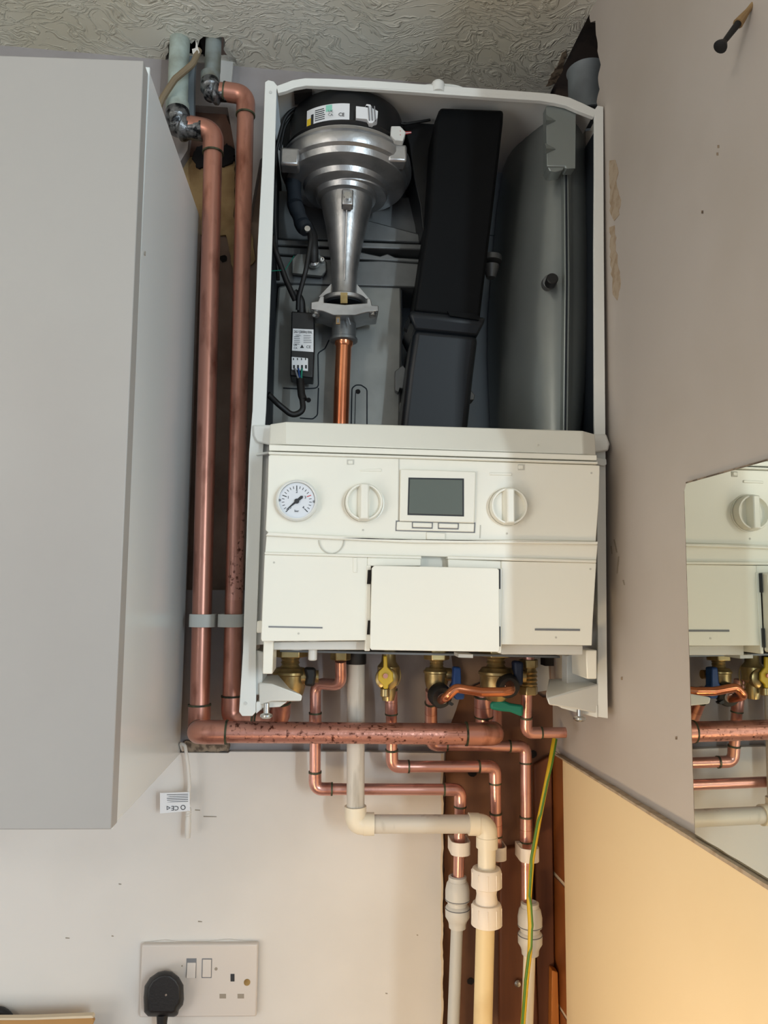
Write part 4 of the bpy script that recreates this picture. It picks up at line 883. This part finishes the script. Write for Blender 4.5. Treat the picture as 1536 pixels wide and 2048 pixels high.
# ---- waste pipe
wp = empty('waste_pipe', P(975, 1680, -.045), 'off-white plastic waste pipe stepping down from the boiler', 'pipe')
WY = -.066; RWp = .0108
def WP(*p): return P(*p)
b = NB(); tube(b, [WP(712, 1318, -.066), WP(711, 1620, WY)], RWp, 28); obj('upright', b, 'pvc', wp)
b = NB(); tube(b, [WP(735, 1648, WY), WP(945, 1648, WY)], RWp, 28); obj('cross_run', b, 'pvc', wp)
b = NB(); tube(b, [WP(974, 1680, WY), WP(973, 1760, WY)], RWp, 28); obj('drop', b, 'pvc_fit', wp)
def wel(pts, name='pvc_elbow'):
    b = NB(); tube(b, rounded([WP(*p) for p in pts], .016, 10), RWp*1.16, 28); e = obj(name, b, 'pvc_fit', wp)
    for (p, q) in ((pts[0], pts[1]), (pts[-1], pts[-2])):
        a, d = WP(*p), (WP(*q)-WP(*p)).normalized()
        b = NB(); tube(b, [a-d*.0005, a+d*.012], RWp*1.22, 28); obj('socket_rim', b, 'pvc_fit', e)
wel([(711, 1613, WY), (711, 1648, WY), (747, 1648, WY)]); wel([(938, 1648, WY), (974, 1649, WY), (974, 1694, WY)])
b = NB(); lathe(b, WP(712, 1328, -.066), (0, 0, 1), [(.0120, 0), (.0125, .001), (.0125, .022)], 28); obj('rubber_collar', b, 'rubber', wp, label='black rubber collar at the top')
wc = empty('compression_coupler', P(973, 1790, WY), 'white double-nut plastic coupler on the waste pipe', 'coupler')
c = WP(973, 1792, WY); pz = lambda y: P(973, y, WY).z
b = NB(); lathe(b, V((c.x, c.y, 0)), (0, 0, 1), [(.0130, pz(1830)), (.0132, pz(1800)), (.0125, pz(1794)), (.0120, pz(1788)), (.0125, pz(1782)), (.0132, pz(1776)), (.0130, pz(1765))], 32); obj('coupler_body', b, 'clippink', wc)
for ya, yb in ((1774, 1736), (1850, 1806)):
    b = NB(); ri = []
    lathe(b, V((c.x, c.y, 0)), (0, 0, 1), [(.0165, pz(ya)), (.0185, pz(ya-2)), (.0180, pz(yb+6)), (.0165, pz(yb)), (.0118, pz(yb))], 36); nut = obj('coupler_nut', b, 'clippink', wc)
    b = NB()
    for k in range(10):
        a = k*math.pi/5+.2; p0 = V((c.x+math.cos(a)*.0181, c.y+math.sin(a)*.0181, pz(ya-3))); p1 = V((p0.x, p0.y, pz(yb+6)))
        tube(b, [p0, p1], .0007, 6)
    obj('grip_rib', b, 'clippink', nut)
b = NB(); tube(b, [P(971, 1840, WY), P(963, 2150, WY)], .0112, 28); tag(obj('cream_waste_pipe', b, 'pvc_cream'), 'yellowed cream waste pipe below the double-nut coupler', 'pipe')
# ---- push-fit couplers with grey barrier pipe
def pushfit(x, y0, x2, y2, Y, lbl, lbl2, m2):
    k = (y2-y0)/106.0
    o = empty('push_fit_coupler', P(x, (y0+y2)/2, Y), lbl, 'coupler', None)
    z = lambda y: P(x, y0+(y-1749)*k, Y).z
    cx = P(x, (y0+y2)/2, Y).x
    b = NB(); lathe(b, V((cx, Y, 0)), (0, 0, 1), [(.0075, z(1855)), (.0105, z(1854)), (.0108, z(1846)), (.0120, z(1840)), (.0150, z(1832)), (.0152, z(1816)), (.0142, z(1812)), (.0122, z(1809)), (.0122, z(1802)), (.0150, z(1799)), (.0152, z(1780)), (.0135, z(1766)), (.0112, z(1760)), (.0112, z(1752)), (.0085, z(1750)), (.0072, z(1756))], 36); obj('coupler_body', b, 'pushfit', o)
    for yy in (1815, 1797, 1761):
        b = NB(); lathe(b, V((cx, Y, 0)), (0, 0, 1), [(.0150 if yy > 1790 else .0108, z(yy+1)), (.0156 if yy > 1790 else .0118, z(yy)), (.0150 if yy > 1790 else .0108, z(yy-1))], 36); obj('collet_ring', b, 'inkgrey' if yy > 1790 else 'pushfit', o)
    b = NB(); tube(b, [P(x-1, y2-3, Y), P(x2, 2150, Y)], .0074, 24); tag(obj('barrier_pipe', b, m2), lbl2, 'pipe')
pushfit(915, 1750, 903, 1856, -.035, 'grey push-fit coupler beside the painted wall edge', 'plain grey plastic pipe below the left push-fit coupler', 'barrier')
pushfit(1060, 1802, 1051, 1909, -.030, 'grey push-fit coupler behind the green and yellow cable', 'pale plastic pipe behind the green and yellow cable', 'pvc_fit')
b = NB(); 
# ---- pipe clips
def clip(x, y, Y, w_, h_, m, lbl, group, name='pipe_clip'):
    o = empty(name, P(x, y, Y), lbl, 'pipe clip', group)
    c = P(x, y, Y); hw, hh = w_/2*mpp(Y), h_/2*mpp(Y)
    b = NB(); n = 14; a = [(-hw, .012), (-hw, -.004)]+[(-hw*math.cos(t), -.004-.010*math.sin(t)) for t in (math.pi*k/n for k in range(1, n))]+[(hw, -.004), (hw, .012)]
    ins = [(p[0]*.86, p[1]+(.0016 if p[1] < -.004 else 0)) for p in a]
    prism(b, [c+V((p[0], p[1], -hh)) for p in a+ins[::-1]], (0, 0, 2*hh)); obj('clip_band', b, m, o, bevel=.0006)
    b = NB(); box(b, c+V((-hw, .012, -hh)), c+V((hw, -Y+c.y-c.y+.0, hh)) if False else c+V((hw, .02, hh))); obj('clip_base', b, m, o)
clip(405, 1241, -.044, 50, 25, 'clipwhite', 'left of the two white clips joining the big copper pipes', 'white clips on the large pipes')
clip(461, 1241, -.044, 48, 25, 'clipwhite', 'right of the two white clips, partly behind the boiler edge', 'white clips on the large pipes')
G = 'white clips on the small pipes'
clip(920, 1693, -.040, 38, 25, 'clippink', 'white pipe clip above the left push-fit coupler', G)
clip(996, 1703, -.034, 30, 25, 'clippink', 'white pipe clip half hidden behind the cream elbow', G)
clip(1057, 1706, -.036, 38, 26, 'clippink', 'white pipe clip touching the green and yellow cable', G)
# ---- earth cable
b = NB(); Q = rounded([P(1109, 1478, -.03), P(1098, 1540, -.05), P(1078, 1640, -.062), P(1064, 1720, -.064), P(1058, 1800, -.064), P(1061, 1850, -.066), P(1060, 1900, -.066), P(1053, 1960, -.062), P(1045, 2060, -.06), P(1040, 2160, -.06)], .08, 8)
ec = empty('earth_cable', Q[-1], 'green and yellow earth cable hanging down in front of the right pipe', 'cable')
tube(b, Q, .0030, 14); obj('cable_sheath', b, mat('earth_yellow', (206, 170, 34), .5), ec)
b = NB(); L = []; up = V((0, -1, 0))
for i, q in enumerate(Q):
    a = i*.16; L.append(q+V((math.cos(a)*.0016, -.0016 if True else 0, 0)))
tube(b, L, .0018, 10); obj('green_stripe', b, mat('earth_green', (78, 122, 40), .5), ec)
# screws in the cavity
for x, y, Y, lb in ((1036, 1967, .012, 'silver screw head beside the pale pipe in the brown cavity'),):
    b = NB(); lathe(b, P(x, y, Y), (0, -1, 0), [(.0030, -.003), (.0046, 0), (.0046, .001), (.003, .0028), (.001, .0032)], 18); tag(obj('screw', b, 'chrome'), lb, 'screw')

# ================================================================== SOCKET, PLUG, CABLES, CARDBOARD
so = empty('double_socket', P(398, 1962, 0), 'white double wall socket low on the painted wall', 'socket')
b = NB(); px(b, [(283, 1890), (516, 1888), (513, 2034), (278, 2036)], -.0095, .0095); obj('face_plate', b, 'socket', so, bevel=.002)
for x in (383, 414):
    b = NB(); px(b, [(x-10, 1917), (x+10, 1917), (x+9, 1956), (x-11, 1956)], -.0099, .002); obj('switch_gap', b, 'inkgrey', so)
    b = NB(); c = P(x, 1937, -.0100)
    b2 = [P(x-8.5, 1919, -.0105), P(x+8.5, 1919, -.0105), P(x+8, 1954, -.0105), P(x-9.5, 1954, -.0105)]
    tl = 0.0015 if x == 383 else -.0006
    loft(b, [[b2[3]+V((0, -.0015-tl, 0)), b2[2]+V((0, -.0015-tl, 0)), b2[2]+V((0, .002, 0)), b2[3]+V((0, .002, 0))], [b2[0]+V((0, tl, 0)), b2[1]+V((0, tl, 0)), b2[1]+V((0, .002, 0)), b2[0]+V((0, .002, 0))]]); obj('rocker_switch', b, 'socket', so, bevel=.0006)
for pts in ([(461, 1948), (469, 1948), (469, 1963), (461, 1963)], [(439, 1988), (452, 1988), (452, 1997), (439, 1997)], [(475, 1988), (488, 1988), (488, 1997), (475, 1997)]):
    b = NB(); px(b, pts, -.0098, .001); obj('pin_hole', b, 'scuff' if pts[0][1] > 1980 else 'ink', so)
b = NB(); dot(b, 494, 1965, 6, -.0102, .002, 16); obj('plate_screw', b, 'brass', so)
b = NB(); dot(b, 432, 1938, 3, -.0098, .001, 10); dot(b, 364, 1932, 1.5, -.0098, .001, 8); obj('plate_mark', b, 'scuff', so)
b = NB(); px(b, rag([(283, 1884), (330, 1881), (400, 1885), (460, 1878), (516, 1886), (517, 1890), (283, 1891)], .8, 12), -.0016, .0016); tag(obj('sealant_line', b, 'paint'), 'cracked painted sealant line above the double socket', 'sealant')
pl = empty('black_plug', P(327, 1985, -.02), 'black three-pin plug in the left side of the double socket', 'plug')
out = [(288, 2024), (287, 1995), (289, 1972), (300, 1955), (316, 1944), (330, 1941), (344, 1943), (358, 1954), (367, 1970), (368, 1998), (366, 2010), (358, 2020), (356, 2030), (348, 2034), (296, 2033)]
def shrink(pts, s, cx=327, cy=1990): return [(cx+(x-cx)*s, cy+(y-cy)*s) for x, y in pts]
b = NB(); loft(b, [[P(x, y, -.0097) for x, y in shrink(out, .93)], [P(x, y, -.020) for x, y in out], [P(x, y, -.030) for x, y in shrink(out, .95)], [P(x, y, -.036) for x, y in shrink(out, .80)]]); obj('plug_body', b, 'plug', pl, bevel=.0015)
b = NB(); dot(b, 332, 1990, 2, -.0366, .001, 10); obj('plug_screw', b, 'chrome', pl)
b = NB(); tube(b, [P(325, 2028, -.024), P(324, 2048, -.025), P(324, 2100, -.025), P(324, 2200, -.02)], 1, 14, radii=[.007, .006, .0045, .0045]); obj('plug_flex', b, 'plug', pl)
# hanging cable with label
hc = empty('hanging_cable', P(365, 1490, -.01), 'thin white cable hanging off the cabinet corner with a paper label', 'cable')
b = NB(); Q = rounded([P(366, 1500, -.006), P(361, 1487, -.015), P(370, 1490, -.018), P(376, 1530, -.018), P(379, 1570, -.018), P(377, 1600, -.018), P(375, 1632, -.018)], .01, 6); tube(b, Q, .0022, 10); obj('flex', b, 'cable_white', hc)
b = NB(); prism(b, [P(320, 1586, -.0215), P(379, 1584, -.0215), P(380, 1622, -.0215), P(320, 1627, -.0215)], (0, .0005, 0)); tg = obj('paper_tag', b, 'paper', hc, label='white printed paper tag')
text('CE', 'ink', tg, 350, 1616, -.0220, 12, rot=math.pi); text('CE', 'ink', tg, 350, 1616, -.0220, 1) if False else None
b = NB(); tr = circ(336, 1616, 5, 5, 3); px(b, tr, -.0219, .0003, [circ(336, 1616, 3, 3, 3)]); cc = circ(366, 1615, 5, 5, 12); px(b, cc, -.0219, .0003, [circ(366, 1615, 3.6, 3.6, 12)])
for k in range(5): px(b, [(333+random.uniform(0, 12), 1589+k*3.6), (376, 1588+k*3.6), (376, 1589+k*3.6), (334, 1590+k*3.6)], -.0219, .0003)
obj('tag_print', b, 'ink', tg)
b = NB(); lathe(b, P(375, 1676, -.018), (0, 0, 1), [(.0030, 0), (.0036, .001), (.0038, .020), (.0030, .026), (.0038, .027), (.0030, .029), (.0038, .030), (.0030, .032), (.0038, .033), (.0030, .035), (.0026, .036)], 16); obj('jack', b, 'cable_white', hc)
# cardboard edge and coiled cable at the bottom left
cb = empty('cardboard_box', P(90, 2050, -.03), 'brown cardboard edge at the bottom left corner', 'box')
b = NB(); prism(b, [P(-150, 2041, -.035), P(60, 2040, -.035), P(184, 2036, -.035), P(188, 2043, -.035), P(184, 2052, -.035), P(188, 2180, -.035), P(-150, 2180, -.035)], (0, .006, 0)); obj('board', b, 'card', cb, bevel=.0008)
b = NB(); prism(b, [P(-150, 2037, -.0355), P(60, 2036, -.0355), P(184, 2031, -.0355), P(187, 2036, -.0355), P(60, 2040, -.0355), P(-150, 2041, -.0355)], (0, .007, 0)); obj('board_edge', b, 'grout', cb, label='pale cut edge of the board')
b = NB(); tube(b, [P(x, y, -.012) for x, y in circ(-8, 2052, 30, 30, 20, math.pi, 2.2*math.pi)], .0055, 12); tag(obj('black_cable', b, 'rubber'), 'loop of thick black cable behind the cardboard edge', 'cable')
